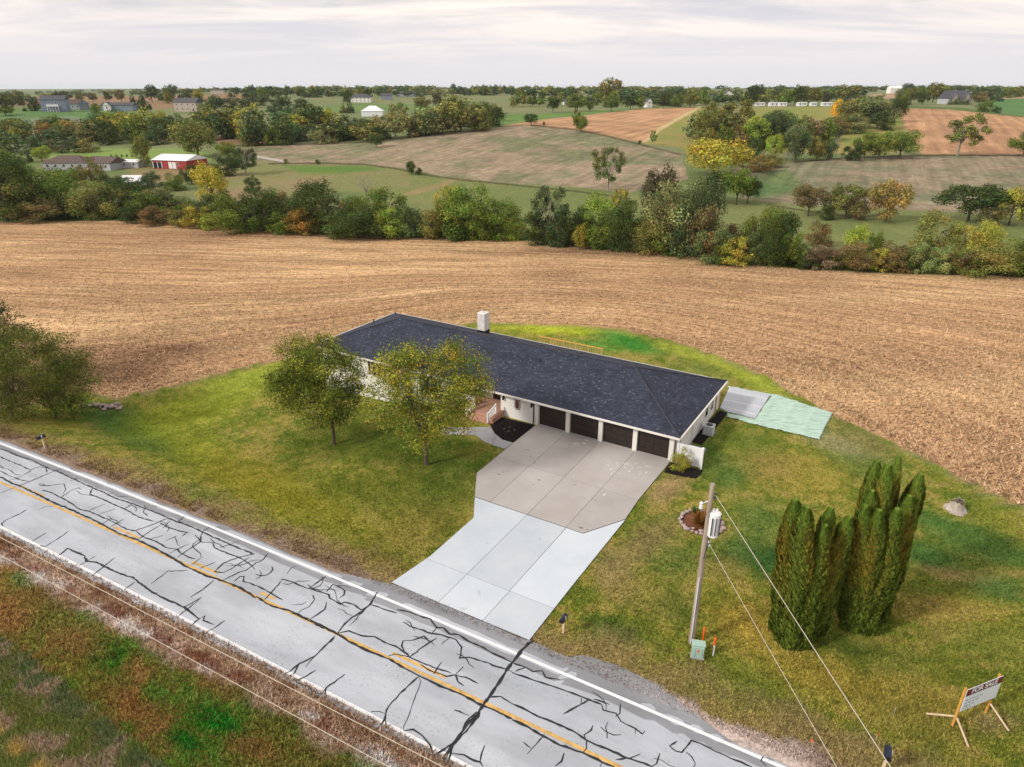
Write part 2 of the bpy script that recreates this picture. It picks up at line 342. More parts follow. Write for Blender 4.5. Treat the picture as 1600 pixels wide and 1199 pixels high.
def ground_mat():
    m, t, b = new_mat('ground_cover'); nd = t.nodes; b.inputs['Roughness'].default_value = 0.95; b.inputs['Specular IOR Level'].default_value = 0.05
    co = nd.new('ShaderNodeTexCoord'); at = nd.new('ShaderNodeAttribute'); at.attribute_name = 'gcol'
    sb = nd.new('ShaderNodeAttribute'); sb.attribute_name = 'stub'
    def ns(s, d, r, stretch=(1, 1, 1), rot=0):
        q = nd.new('ShaderNodeMapping'); q.inputs['Scale'].default_value = stretch; q.inputs['Rotation'].default_value = (0, 0, rot)
        t.links.new(co.outputs['Object'], q.inputs[0])
        n = nd.new('ShaderNodeTexNoise'); n.inputs['Scale'].default_value = s; n.inputs['Detail'].default_value = d; n.inputs['Roughness'].default_value = r
        t.links.new(q.outputs[0], n.inputs['Vector']); return n.outputs['Fac']
    def mr(f, a, b_, c, d):
        n = nd.new('ShaderNodeMapRange'); n.inputs['From Min'].default_value = a; n.inputs['From Max'].default_value = b_; n.inputs['To Min'].default_value = c; n.inputs['To Max'].default_value = d
        t.links.new(f, n.inputs['Value']); return n.outputs[0]
    def mth(op, a, b_):
        n = nd.new('ShaderNodeMath'); n.operation = op; t.links.new(a, n.inputs[0]); t.links.new(b_, n.inputs[1]); return n.outputs[0]
    g_grass = mth('MULTIPLY', mr(ns(4.5, 8, 0.8), 0.32, 0.68, 0.45, 1.55), mr(ns(0.9, 4, 0.6), 0.3, 0.7, 0.82, 1.18))
    ra = nd.new('ShaderNodeAttribute'); ra.attribute_name = 'rowc'; al = nd.new('ShaderNodeAttribute'); al.attribute_name = 'along'
    cb = nd.new('ShaderNodeCombineXYZ'); t.links.new(ra.outputs['Fac'], cb.inputs[0]); t.links.new(al.outputs['Fac'], cb.inputs[1])
    def rown(s, d, stretch):
        q = nd.new('ShaderNodeMapping'); q.inputs['Scale'].default_value = stretch; t.links.new(cb.outputs[0], q.inputs[0])
        n = nd.new('ShaderNodeTexNoise'); n.inputs['Scale'].default_value = s; n.inputs['Detail'].default_value = d; n.inputs['Roughness'].default_value = .6; t.links.new(q.outputs[0], n.inputs['Vector']); return n.outputs['Fac']
    rows_ = mth('MULTIPLY', mr(rown(0.75, 3, (1, .05, 1)), .32, .68, .66, 1.34), mr(rown(0.16, 2, (1, .08, 1)), .3, .7, .86, 1.14))
    g_stub0 = mth('MULTIPLY', mr(ns(1.8, 8, 0.8, (0.55, 1.5, 1), R(12)), 0.34, 0.66, 0.36, 1.7), mr(ns(0.35, 6, 0.7, (0.22, 1.0, 1), R(8)), 0.32, 0.68, 0.92, 1.08))
    g_stub = mth('MULTIPLY', g_stub0, rows_)
    mx = nd.new('ShaderNodeMix'); mx.data_type = 'FLOAT'; t.links.new(sb.outputs['Fac'], mx.inputs['Factor']); t.links.new(g_grass, mx.inputs['A']); t.links.new(g_stub, mx.inputs['B'])
    vm = nd.new('ShaderNodeVectorMath'); vm.operation = 'SCALE'; t.links.new(at.outputs['Color'], vm.inputs[0]); t.links.new(mx.outputs['Result'], vm.inputs['Scale'])
    t.links.new(vm.outputs[0], b.inputs['Base Color'])
    bp = nd.new('ShaderNodeBump'); bp.inputs['Strength'].default_value = 0.7; bp.inputs['Distance'].default_value = 0.12
    t.links.new(ns(2.6, 7, 0.75), bp.inputs['Height']); t.links.new(bp.outputs[0], b.inputs['Normal']); return m
MT['ground'] = ground_mat()

# ------------------------------------------------------------------ mesh helpers
def link(o, parent=None):
    col.objects.link(o)
    if parent is not None: o.parent = parent
    return o
def tag(o, label=None, cat=None, group=None, kind=None):
    if label: o['label'] = label
    if cat: o['category'] = cat
    if group: o['group'] = group
    if kind: o['kind'] = kind
    return o
def empty(name, loc, rz=0, label=None, cat=None, group=None, kind=None):
    o = bpy.data.objects.new(name, None); o.empty_display_size = 0.3; o.location = loc; o.rotation_euler = (0, 0, rz); link(o)
    return tag(o, label, cat, group, kind)
class MB:
    def __init__(s): s.v = []; s.f = []; s.uv = {}
    def add(s, vs_, fs):
        b = len(s.v); s.v += [tuple(map(float, p)) for p in vs_]; s.f += [tuple(i+b for i in f) for f in fs]; return s
    def box(s, x0, x1, y0, y1, z0, z1):
        return s.add([(x0,y0,z0),(x1,y0,z0),(x1,y1,z0),(x0,y1,z0),(x0,y0,z1),(x1,y0,z1),(x1,y1,z1),(x0,y1,z1)],
                     [(3,2,1,0),(4,5,6,7),(0,1,5,4),(1,2,6,5),(2,3,7,6),(3,0,4,7)])
    def prism(s, poly, z0, z1):
        n = len(poly); a = sum(poly[i][0]*poly[(i+1) % n][1]-poly[(i+1) % n][0]*poly[i][1] for i in range(n))
        if a < 0: poly = poly[::-1]
        return s.add([(p[0], p[1], z0) for p in poly]+[(p[0], p[1], z1) for p in poly],
                     [tuple(range(n))[::-1], tuple(range(n, 2*n))]+[(i, (i+1) % n, n+(i+1) % n, n+i) for i in range(n)])
    def tube(s, pts, rad, n=8, cap=True):
        pts = [Vector(p) for p in pts]; b = len(s.v); k = len(pts)
        if not hasattr(rad, '__len__'): rad = [rad]*k
        for i, p in enumerate(pts):
            d = (pts[min(i+1, k-1)]-pts[max(i-1, 0)]); d = d.normalized() if d.length > 1e-9 else Vector((0, 0, 1))
            a = d.cross(Vector((0, 0, 1))) if abs(d.z) < 0.95 else d.cross(Vector((1, 0, 0)))
            a.normalize(); c = d.cross(a)
            for j in range(n):
                t = 2*math.pi*j/n; q = p+a*math.cos(t)*rad[i]+c*math.sin(t)*rad[i]; s.v.append((q.x, q.y, q.z))
        for i in range(k-1):
            for j in range(n):
                j2 = (j+1) % n; s.f.append((b+i*n+j, b+i*n+j2, b+(i+1)*n+j2, b+(i+1)*n+j))
        if cap:
            s.f.append(tuple(b+j for j in range(n))[::-1]); s.f.append(tuple(b+(k-1)*n+j for j in range(n)))
        return s
    def lathe(s, prof, n=16, c=(0, 0)):
        b = len(s.v)
        for r_, z in prof:
            for j in range(n): t = 2*math.pi*j/n; s.v.append((c[0]+r_*math.cos(t), c[1]+r_*math.sin(t), z))
        for i in range(len(prof)-1):
            for j in range(n): j2 = (j+1) % n; s.f.append((b+i*n+j, b+i*n+j2, b+(i+1)*n+j2, b+(i+1)*n+j))
        s.f.append(tuple(b+j for j in range(n))[::-1]); s.f.append(tuple(b+(len(prof)-1)*n+j for j in range(n))); return s
    def mesh(s, name, m):
        me = bpy.data.meshes.new(name); me.from_pydata(s.v, [], s.f); me.update()
        if m is not None: me.materials.append(m)
        return me
    def build(s, name, m, parent=None, loc=None, smooth_=False, bevel=0):
        me = s.mesh(name, m)
        if smooth_: me.polygons.foreach_set('use_smooth', [True]*len(me.polygons))
        o = bpy.data.objects.new(name, me); link(o, parent)
        if loc is not None: o.location = loc
        if bevel:
            bv = o.modifiers.new('bevel', 'BEVEL'); bv.width = bevel; bv.segments = 2; bv.limit_method = 'ANGLE'
        return o
def np_mesh(name, V, Fq, m, attrs=None, smooth_=False):
    me = bpy.data.meshes.new(name); nv, nf, k = len(V), len(Fq), Fq.shape[1]
    me.vertices.add(nv); me.vertices.foreach_set('co', np.ascontiguousarray(V, np.float32).ravel())
    me.loops.add(nf*k); me.loops.foreach_set('vertex_index', np.ascontiguousarray(Fq, np.int32).ravel())
    me.polygons.add(nf); me.polygons.foreach_set('loop_start', np.arange(0, nf*k, k, dtype=np.int32))
    if smooth_: me.polygons.foreach_set('use_smooth', np.ones(nf, bool))
    me.update(calc_edges=True)
    for an, (ty, data) in (attrs or {}).items():
        a = me.attributes.new(an, ty, 'POINT')
        if ty == 'FLOAT_COLOR':
            d = np.ones((nv, 4), np.float32); d[:, :3] = data; a.data.foreach_set('color', d.ravel())
        else: a.data.foreach_set('value', np.asarray(data, np.float32))
    if m is not None: me.materials.append(m)
    return me
def mobj(name, me, parent=None, loc=None):
    o = bpy.data.objects.new(name, me); link(o, parent)
    if loc is not None: o.location = loc
    return o

# ------------------------------------------------------------------ what grows where (colours of the land)
def poly_sd(px, py, poly):                # signed distance in pixels of the photograph, + inside
    P = np.array(poly, float); n = len(P); ins = np.zeros(px.shape, bool); dm = np.full(px.shape, 1e18)
    bb = (P[:, 0].min()-30, P[:, 0].max()+30, P[:, 1].min()-30, P[:, 1].max()+30)
    k = (px > bb[0]) & (px < bb[1]) & (py > bb[2]) & (py < bb[3])
    x, y = px[k], py[k]; i_ = np.zeros(x.shape, bool); d_ = np.full(x.shape, 1e18)
    for i in range(n):
        a, b = P[i], P[(i+1) % n]; e = b-a; ll = (e**2).sum()+1e-12
        t = np.clip(((x-a[0])*e[0]+(y-a[1])*e[1])/ll, 0, 1)
        d_ = np.minimum(d_, (x-a[0]-t*e[0])**2+(y-a[1]-t*e[1])**2)
        c = ((a[1] > y) != (b[1] > y)); xx = a[0]+(y-a[1])*e[0]/(e[1] if abs(e[1]) > 1e-9 else 1e-9)
        i_ ^= c & (x < xx)
    ins[k] = i_; dm[k] = d_
    d = np.sqrt(np.minimum(dm, 1e6)); return np.where(ins, d, -d)
STUBBLE = [(-900,640),(-300,640),(0,640),(130,613),(180,622),(250,608),(330,586),(400,569),(460,556),(540,532),(620,515),(700,507),(760,504),(830,506),(900,508),(980,516),
           (1060,535),(1130,560),(1200,590),(1260,625),(1330,662),(1420,705),(1500,748),(1600,793),(1800,880),(2700,1250),(2700,470),(2000,446),(1600,432),(1400,428),(1250,420),(1180,414),(1000,390),
           (800,375),(600,370),(400,360),(300,350),(200,345),(0,347),(-900,352)]
ZONES = [  # polygon, colour a, colour b, soft px
 ([(-900,150),(0,150),(400,150),(700,140),(1100,140),(1600,138),(2600,138),(2600,240),(-900,240)], (114,124,84), (128,130,94), 2),
 ([(0,152),(0,166),(250,170),(330,165),(420,160),(420,146),(230,150)], (150,118,92), (128,112,84), 2),
 ([(0,172),(60,166),(165,172),(250,176),(250,190),(130,198),(0,190)], (92,122,74), (104,130,80), 2),
 ([(0,186),(120,182),(150,200),(110,215),(40,228),(0,205)], (128,134,112), (112,126,98), 3),
 ([(70,236),(140,233),(280,232),(330,240),(330,252),(180,252),(80,250)], (132,152,86), (120,142,76), 1.5),
 ([(225,205),(300,206),(310,222),(230,222)], (152,118,92), (134,108,84), 2),
 ([(340,206),(425,204),(425,226),(340,226)], (150,116,92), (130,106,84), 2),
 ([(190,262),(340,258),(350,275),(230,285)], (128,122,82), (140,120,88), 3),
 ([(330,262),(420,250),(560,256),(640,265),(700,282),(640,300),(520,300),(400,310),(340,318),(320,290)], (124,126,82), (142,126,94), 3),
 ([(440,258),(560,258),(600,264),(560,270),(470,272)], (92,122,58), (104,124,64), 5),
 ([(420,188),(470,184),(520,178),(560,176),(700,172),(700,165),(560,162),(420,172)], (112,132,78), (100,126,74), 2),
 ([(355,235),(420,226),(600,220),(700,207),(830,195),(900,203),(1000,226),(1065,240),(1075,280),(980,302),(900,293),(800,288),(700,280),(640,264),(560,257),(450,257),(400,250)], (150,134,112), (118,120,90), 1.5),
 ([(640,264),(700,280),(800,288),(900,293),(980,302),(1100,310),(1250,322),(1400,328),(1560,338),(1700,350),(1700,395),(1300,385),(1150,360),(900,340),(800,375),(600,372),(560,300),(640,290)], (112,122,74), (122,128,80), 2),
 ([(625,304),(680,288),(722,276),(700,290),(640,306)], (150,132,92), (140,126,88), 2),
 ([(1150,262),(1300,249),(1420,243),(1600,241),(1800,241),(1800,338),(1560,336),(1400,327),(1250,321),(1160,311),(1140,285)], (144,130,108), (122,122,96), 1.5),
 ([(1150,285),(1230,262),(1260,300),(1180,312)], (88,112,70), (104,118,76), 8),
 ([(1005,224),(1050,192),(1093,169),(1290,167),(1400,168),(1415,205),(1400,240),(1280,240),(1100,235)], (128,136,72), (146,136,82), 1.5),
 ([(780,197),(850,187),(920,180),(1010,170),(1092,168),(1052,190),(1030,200),(1006,223),(900,204),(840,196)], (190,150,114), (170,134,100), 1),
 ([(1092,166),(1096,168),(1034,203),(1008,224),(1004,222),(1030,199)], (196,174,126), (186,166,120), 1),
 ([(700,192),(800,180),(900,176),(1000,168),(930,178),(850,186),(780,196)], (92,128,66), (104,132,72), 1),
 ([(1404,167),(1480,169),(1600,183),(1800,196),(1800,243),(1440,241),(1415,205)], (186,146,110), (166,128,98), 1),
 ([(1400,165),(1500,168),(1600,181),(1600,184),(1480,171),(1400,169)], (92,110,62), (90,112,66), 1),
 ([(1525,156),(1600,153),(1800,150),(1800,190),(1600,181),(1540,172)], (84,120,72), (92,126,76), 1),
 ([(1535,149),(1600,144),(1800,140),(1800,150),(1600,154),(1540,155)], (186,150,122), (176,142,116), 1),
 ([(1360,148),(1400,146),(1410,153),(1350,156)], (176,146,120), (166,138,112), 1),
 ([(-100,330),(0,337),(200,336),(320,342),(400,350),(600,361),(800,366),(1000,380),(1180,403),(1250,409),(1400,417),(1600,421),(1800,425),(1800,440),(1600,433),(1400,429),(1250,421),(1180,415),(1000,391),(800,376),(600,371),(400,361),(300,351),(200,346),(0,348),(-100,350)], (62,94,46), (80,102,54), 1.5),
]
# lawn patches and painted plant shade: px, py, rx, ry, turn, colour, weight
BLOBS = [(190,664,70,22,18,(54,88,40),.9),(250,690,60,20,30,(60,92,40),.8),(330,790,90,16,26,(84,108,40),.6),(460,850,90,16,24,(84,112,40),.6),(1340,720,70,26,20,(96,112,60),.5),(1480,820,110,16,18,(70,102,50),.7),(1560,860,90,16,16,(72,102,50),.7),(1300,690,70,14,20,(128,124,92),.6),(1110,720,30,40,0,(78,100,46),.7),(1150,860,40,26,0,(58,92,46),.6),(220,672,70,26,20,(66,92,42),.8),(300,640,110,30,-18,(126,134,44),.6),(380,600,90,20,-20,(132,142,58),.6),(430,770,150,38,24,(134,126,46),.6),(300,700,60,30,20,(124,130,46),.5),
 (600,770,140,36,5,(88,98,36),.6),(660,700,110,40,10,(62,78,28),.7),(540,690,90,30,0,(72,86,30),.6),(650,830,80,40,-30,(116,108,54),.6),(520,835,110,32,24,(98,104,40),.5),(700,760,60,30,-30,(74,90,36),.5),  # the dark greens under the yard trees paint in their shade
 (590,880,60,20,20,(112,98,58),.5),(170,640,40,10,5,(88,104,52),.6),(450,580,60,16,-15,(134,146,60),.6),
 (880,513,120,8,2,(150,158,52),.9),(985,535,60,14,12,(58,116,46),.9),(930,540,40,8,10,(70,120,50),.6),(1090,556,70,12,18,(138,146,62),.7),(1180,590,60,14,25,(134,144,58),.7),(1090,580,50,10,12,(106,116,60),.6),(1250,640,50,12,30,(120,128,62),.6),
 (1420,700,120,12,28,(112,136,58),.7),(1350,690,60,14,25,(120,112,74),.5),(1560,770,90,16,26,(92,118,54),.6),
 (1180,700,50,26,20,(88,104,44),.6),(1260,740,70,34,10,(134,126,60),.6),(1200,730,50,24,0,(128,112,66),.5),(1145,745,26,24,0,(64,96,44),.6),(1180,815,50,36,20,(80,106,52),.6),(1210,875,55,30,10,(54,86,42),.8),(1130,890,34,22,0,(120,112,66),.5),
 (1045,765,36,18,-30,(140,122,86),.8),(1010,850,60,30,-40,(128,116,76),.7),(1060,880,40,30,0,(84,102,52),.5),(960,900,30,40,-45,(136,120,86),.6),(1000,930,60,28,20,(126,118,66),.5),(960,985,50,22,20,(64,92,40),.6),(1060,950,40,30,20,(82,96,44),.5),
 (1170,980,60,40,20,(146,128,62),.7),(1160,1060,90,34,25,(100,112,46),.6),(1290,1060,120,36,20,(140,126,60),.7),(1400,1030,80,24,10,(92,104,44),.5),(1450,870,70,26,14,(68,98,48),.8),(1530,850,80,22,18,(78,104,50),.6),(1500,900,70,10,10,(150,132,86),.7),(1560,920,60,22,10,(76,100,52),.7),
 (1440,950,90,24,8,(128,114,62),.6),(1560,1010,80,30,10,(104,112,52),.5),(1440,1110,90,36,15,(132,120,60),.6),(1550,1130,40,20,0,(126,114,78),.6),(1240,950,30,20,0,(136,116,60),.6),(1330,1010,60,14,10,(70,84,36),.5),(1420,1130,100,30,20,(116,112,56),.4)]  # the dark oval at the evergreen clumps' foot paints their cast shadow
BLOBS_N = [(165,1020,34,26,20,(30,92,22),.9),(345,1130,46,22,20,(24,98,26),.95),(290,1160,28,14,25,(24,94,28),.9),(40,908,26,14,10,(62,118,28),.8),(250,1085,30,18,20,(68,108,36),.7),(235,1015,30,16,20,(72,104,36),.6),
 (70,940,60,30,20,(112,92,52),.6),(120,1000,60,26,20,(128,98,62),.6),(20,970,40,26,20,(134,96,62),.7),(430,1110,70,26,25,(88,100,44),.6),(520,1160,60,26,25,(72,108,40),.7),(480,1120,30,16,20,(130,98,56),.6),(200,1100,60,24,25,(124,92,54),.6),(400,1170,50,20,20,(122,94,56),.6),(330,1060,60,20,25,(124,98,58),.5),(600,1190,40,14,20,(110,92,52),.5),(120,1050,60,22,25,(110,104,46),.5)]
FENCE_LINES = [[(420,256),(500,255),(570,257),(620,264),(660,273),(720,281),(800,289),(900,299),(985,311)],[(830,196),(900,203),(950,213),(1000,226),(1065,242)],[(355,228),(450,227),(600,221),(700,207)],[(1200,320),(1260,330),(1340,340),(1400,333)],[(1240,254),(1320,247),(1440,243),(1600,243)]]
def ground_colour(x, y, z):
    px, py = project(x, y, z); n = len(x)
    C = np.empty((n, 3)); stub = np.zeros(n)
    f1 = fbm(x/6, y/6, 3, 4); f2 = fbm(x/1.5, y/1.5, 31, 4); f3 = fbm(x/25, y/25, 77, 3)
    near = smooth(470, 520, py)
    def S(c): return np.array(srgb(*c))
    a = smooth(.35, .65, f3)[:, None]
    C[:] = S((104,118,74))*(1-a)+S((118,122,82))*a
    jx = (fbm(x/4, y/4, 51, 3)-.5)*10; jy = (fbm(x/4, y/4, 63, 3)-.5)*6
    far = smooth(300, 120, y)                                         # edges wobble less far off
    m = py < 520
    for poly, ca, cb, soft in ZONES:
        P_ = np.array(poly); kk = np.nonzero(m & (px > P_[:, 0].min()-12) & (px < P_[:, 0].max()+12) & (py > P_[:, 1].min()-9) & (py < P_[:, 1].max()+9))[0]
        if len(kk) == 0: continue
        sd_ = poly_sd((px+jx*.4)[kk], (py+jy*.3)[kk], poly)
        wt = (smooth(-soft, soft, sd_))[:, None]
        big = smooth(.38, .62, 0.5*f3[kk]+0.5*fbm(x[kk]/10, y[kk]/10, int(abs(poly[0][1])), 4))[:, None]
        C[kk] = C[kk]*(1-wt)+(S(ca)*(1-big)+S(cb)*big)*wt
    # far crop fields show their drill rows
    rows = 0.5+0.5*np.sin((x*0.82-y*0.42)*0.9+2.5*fbm(x/40, y/40, 8, 2))
    sdf = np.maximum(poly_sd(px, py, ZONES[17][0]), poly_sd(px, py, ZONES[20][0]))
    C = C*(1-0.14*(smooth(0, 2, sdf)*rows))[:, None]
    # the yard
    lawn = S((122,122,52))*(1-smooth(.3, .7, f1)[:, None])+S((100,110,44))*smooth(.3, .7, f1)[:, None]
    f4 = .5*f2+.5*fbm(x/.5, y/.5, 231, 3); dead = (smooth(.44, .66, f4)*0.62)[:, None]; lawn = lawn*(1-dead)+S((150,132,80))*dead
    lush = (smooth(.52, .36, f4)*0.45)[:, None]; lawn = lawn*(1-lush)+S((62,88,34))*lush
    dr = road_d(x, y)
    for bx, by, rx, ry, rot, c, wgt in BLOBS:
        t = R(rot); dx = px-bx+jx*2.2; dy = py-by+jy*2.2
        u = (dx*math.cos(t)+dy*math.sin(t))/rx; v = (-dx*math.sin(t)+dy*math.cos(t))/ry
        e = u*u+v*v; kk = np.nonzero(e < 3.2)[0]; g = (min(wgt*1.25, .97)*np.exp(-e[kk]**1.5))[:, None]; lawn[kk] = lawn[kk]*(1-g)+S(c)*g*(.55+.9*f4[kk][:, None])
    ditch = (smooth(7.6, 5.2, dr+(f2-.5)*4+(f1-.5)*2)*smooth(3.2, 3.6, dr)*.75)[:, None]; lawn = lawn*(1-ditch)+S((136,118,84))*ditch
    dirt = (smooth(5.4, 4.3, dr+(f2-.5)*2.6)*smooth(3.0, 3.3, dr))[:, None]; lawn = lawn*(1-dirt)+(S((132,116,104))*(1-.5*f2[:, None])+S((112,92,74))*.5*f2[:, None])*dirt
    # this side of the road
    fg = S((110,102,54))*(1-f1[:, None])+S((94,100,42))*f1[:, None]
    q = smooth(.45, .62, fbm(x/2.2, y/2.2, 91, 4))[:, None]*.85; fg = fg*(1-q)+S((78,110,40))*q
    q = smooth(.55, .7, fbm(x/1.6, y/1.6, 191, 4))[:, None]*.6; fg = fg*(1-q)+S((140,104,66))*q
    for bx, by, rx, ry, rot, c, wgt in BLOBS_N:
        t = R(rot); dx = px-bx+jx*1.6; dy = py-by+jy*1.6
        u = (dx*math.cos(t)+dy*math.sin(t))/rx; v = (-dx*math.sin(t)+dy*math.cos(t))/ry
        e = u*u+v*v; kk = np.nonzero(e < 2.5)[0]; g = (wgt*np.exp(-e[kk]**2))[:, None]; fg[kk] = fg[kk]*(1-g)+S(c)*g
    q = (smooth(-5.9, -5.2, dr+(f2-.5)*1.8))[:, None]; fg = fg*(1-q)+(S((132,108,86))*(1-f1[:, None])+S((160,142,124))*f1[:, None])*q
    q = (np.exp(-((dr+5.2+(f2-.5)*1.0)/.42)**2)*smooth(.42, .60, fbm(x/2.0, y/2.0, 7, 3)))[:, None]; fg = fg*(1-q)+S((186,176,172))*q
    q = (np.exp(-((dr+4.9)/.45)**2)*smooth(.45, .6, fbm(x/1.8, y/1.8, 17, 3)))[:, None]*.8; fg = fg*(1-q)+S((104,58,36))*q
    q = (np.exp(-((dr+3.75)/.22)**2))[:, None]*.8; fg = fg*(1-q)+S((140,124,110))*q
    gr = (smooth(3.5, 3.7, dr)*smooth(5.3, 4.7, dr+(f2-.5)*1.4)*smooth(5.6, 6.6, x)*smooth(15, 12.5, x))[:, None]; lawn = lawn*(1-gr)+S((172,158,150))*gr
    yard = np.where((dr > 0)[:, None], lawn*1.22, fg*1.55)
    lm = yard.mean(1)[:, None]; yard = np.clip(lm+(yard-lm)*np.where((dr > 0)[:, None], 1.05, 1.02), .004, .7)
    C = C*(1-near[:, None])+yard*near[:, None]
    # corn stubble
    sd_ = poly_sd(px, py, STUBBLE)
    wst = smooth(-1.5, 1.5, sd_+jx*.5*smooth(380, 520, py)+(f2-.5)*6*smooth(420, 520, py))
    wst = wst*(dr > 8)
    t1 = fbm((x*.97+y*.2)/45, (y*.97-x*.2)/9, 12, 5)[:, None]; t2 = fbm(x/18, y/18, 71, 4)[:, None]
    st = S((202,168,126))*(1-smooth(.35, .65, t1))+S((186,150,112))*smooth(.35, .65, t1)
    st = st*(0.68+0.34*t2)
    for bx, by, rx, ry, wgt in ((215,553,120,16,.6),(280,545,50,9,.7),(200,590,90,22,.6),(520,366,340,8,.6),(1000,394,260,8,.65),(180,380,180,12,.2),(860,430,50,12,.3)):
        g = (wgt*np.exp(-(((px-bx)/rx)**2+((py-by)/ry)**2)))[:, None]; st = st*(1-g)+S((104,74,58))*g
    edge = (smooth(5, 0, np.abs(sd_+2))*smooth(470, 540, py)*.55*(f2 > .42))[:, None]
    C = C*(1-edge)+S((128,112,92))*edge
    C = C*(1-wst[:, None])+st*wst[:, None]
    hl = np.maximum(poly_sd(px, py, ZONES[11][0]), poly_sd(px, py, ZONES[14][0]))
    rough = smooth(0, 3, hl)*(1-wst)*.55
    tus = fbm(x/2.2, y/2.2, 401, 4)[:, None]; C = C*(1-smooth(0, 3, hl)[:, None]*(1-wst[:, None]))+C*(.62+.72*tus)*smooth(0, 3, hl)[:, None]*(1-wst[:, None])
    for ln in FENCE_LINES:
        dl = np.full(n, 1e9)
        for a, b in zip(ln[:-1], ln[1:]):
            ex, ey = b[0]-a[0], b[1]-a[1]; tt = np.clip(((px-a[0])*ex+(py-a[1])*ey)/(ex*ex+ey*ey), 0, 1); dl = np.minimum(dl, np.hypot(px-a[0]-tt*ex, py-a[1]-tt*ey))
        g = (smooth(2.0, .5, dl+(f2-.5)*1.5)*.75*(py < 460))[:, None]; C = C*(1-g)+S((66,58,42))*g
    stub = wst+0.5*smooth(0, 2, sdf)+rough
    return np.clip(C, 0.002, 0.75), np.clip(stub, 0, 1)

def row_coord(x, y):                       # the plough rows bend round the yard and straighten towards the creek
    r_ = np.hypot(x+2, y-47); s_ = (y+.29*x)*.96-12; w_ = smooth(36, 95, r_)*.85
    return np.where(y > 220, (x*.82-y*.42)*.5, r_*(1-w_)+s_*w_)
# ------------------------------------------------------------------ ground sheet
def build_ground():
    pxs = np.concatenate([np.linspace(-1600, -80, 30), np.arange(-60, 1661, 2.7), np.linspace(1680, 3200, 30)])
    us = (pxs-800)/F_PX/1.06
    ys = list(np.arange(-60, 10, 6.0))+list(np.arange(10, 13, 1))+list(np.arange(13, 40, 0.13))
    y = 40.0
    while y < 720: ys.append(y); y *= 1.0068 if y < 130 else 1.0062
    while y < 9600: ys.append(y); y *= 1.035
    ys = np.array(ys); Yg, Ug = np.meshgrid(ys, us, indexing='ij')
    X = Ug*np.maximum(Yg, 14.0)*1.0; Y = Yg
    x, yv = X.ravel(), Y.ravel(); z = terrain(x, yv); c, st = ground_colour(x, yv, z)
    nr, nc = len(ys), len(us); i = np.arange(nr*nc).reshape(nr, nc)
    Fq = np.stack([i[:-1, :-1], i[:-1, 1:], i[1:, 1:], i[1:, :-1]], -1).reshape(-1, 4)
    me = np_mesh('ground', np.stack([x, yv, z], 1), Fq, MT['ground'], {'gcol': ('FLOAT_COLOR', c), 'stub': ('FLOAT', st), 'rowc': ('FLOAT', row_coord(x, yv)), 'along': ('FLOAT', x)}, True)
    o = mobj('ground', me); tag(o, 'rolling farmland ground with lawn, corn stubble and pasture', kind='structure'); return o
build_ground()

# ------------------------------------------------------------------ loose growth: straw, grass, roadside weeds (uncountable)
def scatter_px(n, x0, x1, y0, y1):
    px = rng.uniform(x0, x1, n); py = rng.uniform(y0, y1, n)
    u = (px-800)/F_PX; v = (599.5-py)/F_PX; dx, dy, dz = u, CP+v*SP, -SP+v*CP
    t = CH/-dz
    for _ in range(6): t = (CH-terrain(dx*t, dy*t))/-dz
    return dx*t, dy*t
def blades(name, x, y, L_, W_, lean, colour, label, cat=None, bright=(0.6, 1.35), tint=None):
    n = len(x); z = terrain(x, y)
    a = rng.uniform(0, 2*np.pi, n); l = L_*rng.uniform(.5, 1.3, n); le = rng.uniform(lean[0], lean[1], n); b = rng.uniform(0, 2*np.pi, n)
    w_ = W_*rng.uniform(.6, 1.4, n)*.5
    tx = np.cos(a)*np.sin(le)*l; ty = np.sin(a)*np.sin(le)*l; tz = np.cos(le)*l
    V = np.empty((n, 3, 3)); V[:, 0] = np.stack([x-np.cos(b)*w_, y-np.sin(b)*w_, z-.01], 1); V[:, 1] = np.stack([x+np.cos(b)*w_, y+np.sin(b)*w_, z-.01], 1); V[:, 2] = np.stack([x+tx, y+ty, z+tz], 1)
    c = colour*rng.uniform(bright[0], bright[1], n)[:, None]
    if tint is not None:
        k = rng.uniform(0, 1, n)[:, None] < tint[1]; c = np.where(k, np.array(tint[0])*rng.uniform(.7, 1.3, n)[:, None], c)
    c3 = np.repeat(np.clip(c, 0, .8), 3, 0)
    me = np_mesh(name, V.reshape(-1, 3), np.arange(3*n).reshape(-1, 3), MT['blade'], {'bladecol': ('FLOAT_COLOR', c3)})
    o = mobj(name, me); tag(o, label, cat, kind='stuff'); return o
# lawn
x, y = scatter_px(420000, -20, 1620, 495, 1210)
dr = road_d(x, y); hx, hy = to_house(x, y)
z = terrain(x, y); c, st = ground_colour(x, y, z); ppx, ppy = project(x, y, z)
NOGO = []                                   # paved or dug pixel polygons where no grass grows
NOGO.append([(612,911),(672,870),(740,810),(741,777),(745,740),(836,666),(1044,726),(997,782),(960,834),(827,1001)])
NOGO.append([(690,672),(744,667),(766,660),(777,650),(834,664),(800,694),(790,702),(757,692),(690,684)])
NOGO.append([(1124,636),(1140,602),(1219,615),(1303,641),(1280,687),(1180,664),(1137,652),(1126,662),(1097,697),(1075,692),(1048,722)])
NOGO.append([(1037,738),(1048,722),(1098,735),(1096,741),(1088,749),(1066,746)])
ok = (st < .25) & ~((hx > -.2) & (hx < HL+.2) & (hy > -.2) & (hy < HD+.2)) & (dr > 4.2)
for p in NOGO: ok &= poly_sd(ppx, ppy, p) < 0.5
blades('lawn_grass', x[ok], y[ok], .13, .07, (.2, 1.2), c[ok], 'mown lawn grass around the white house', 'grass', (.45, 1.65))
k = (dr < -3.5)
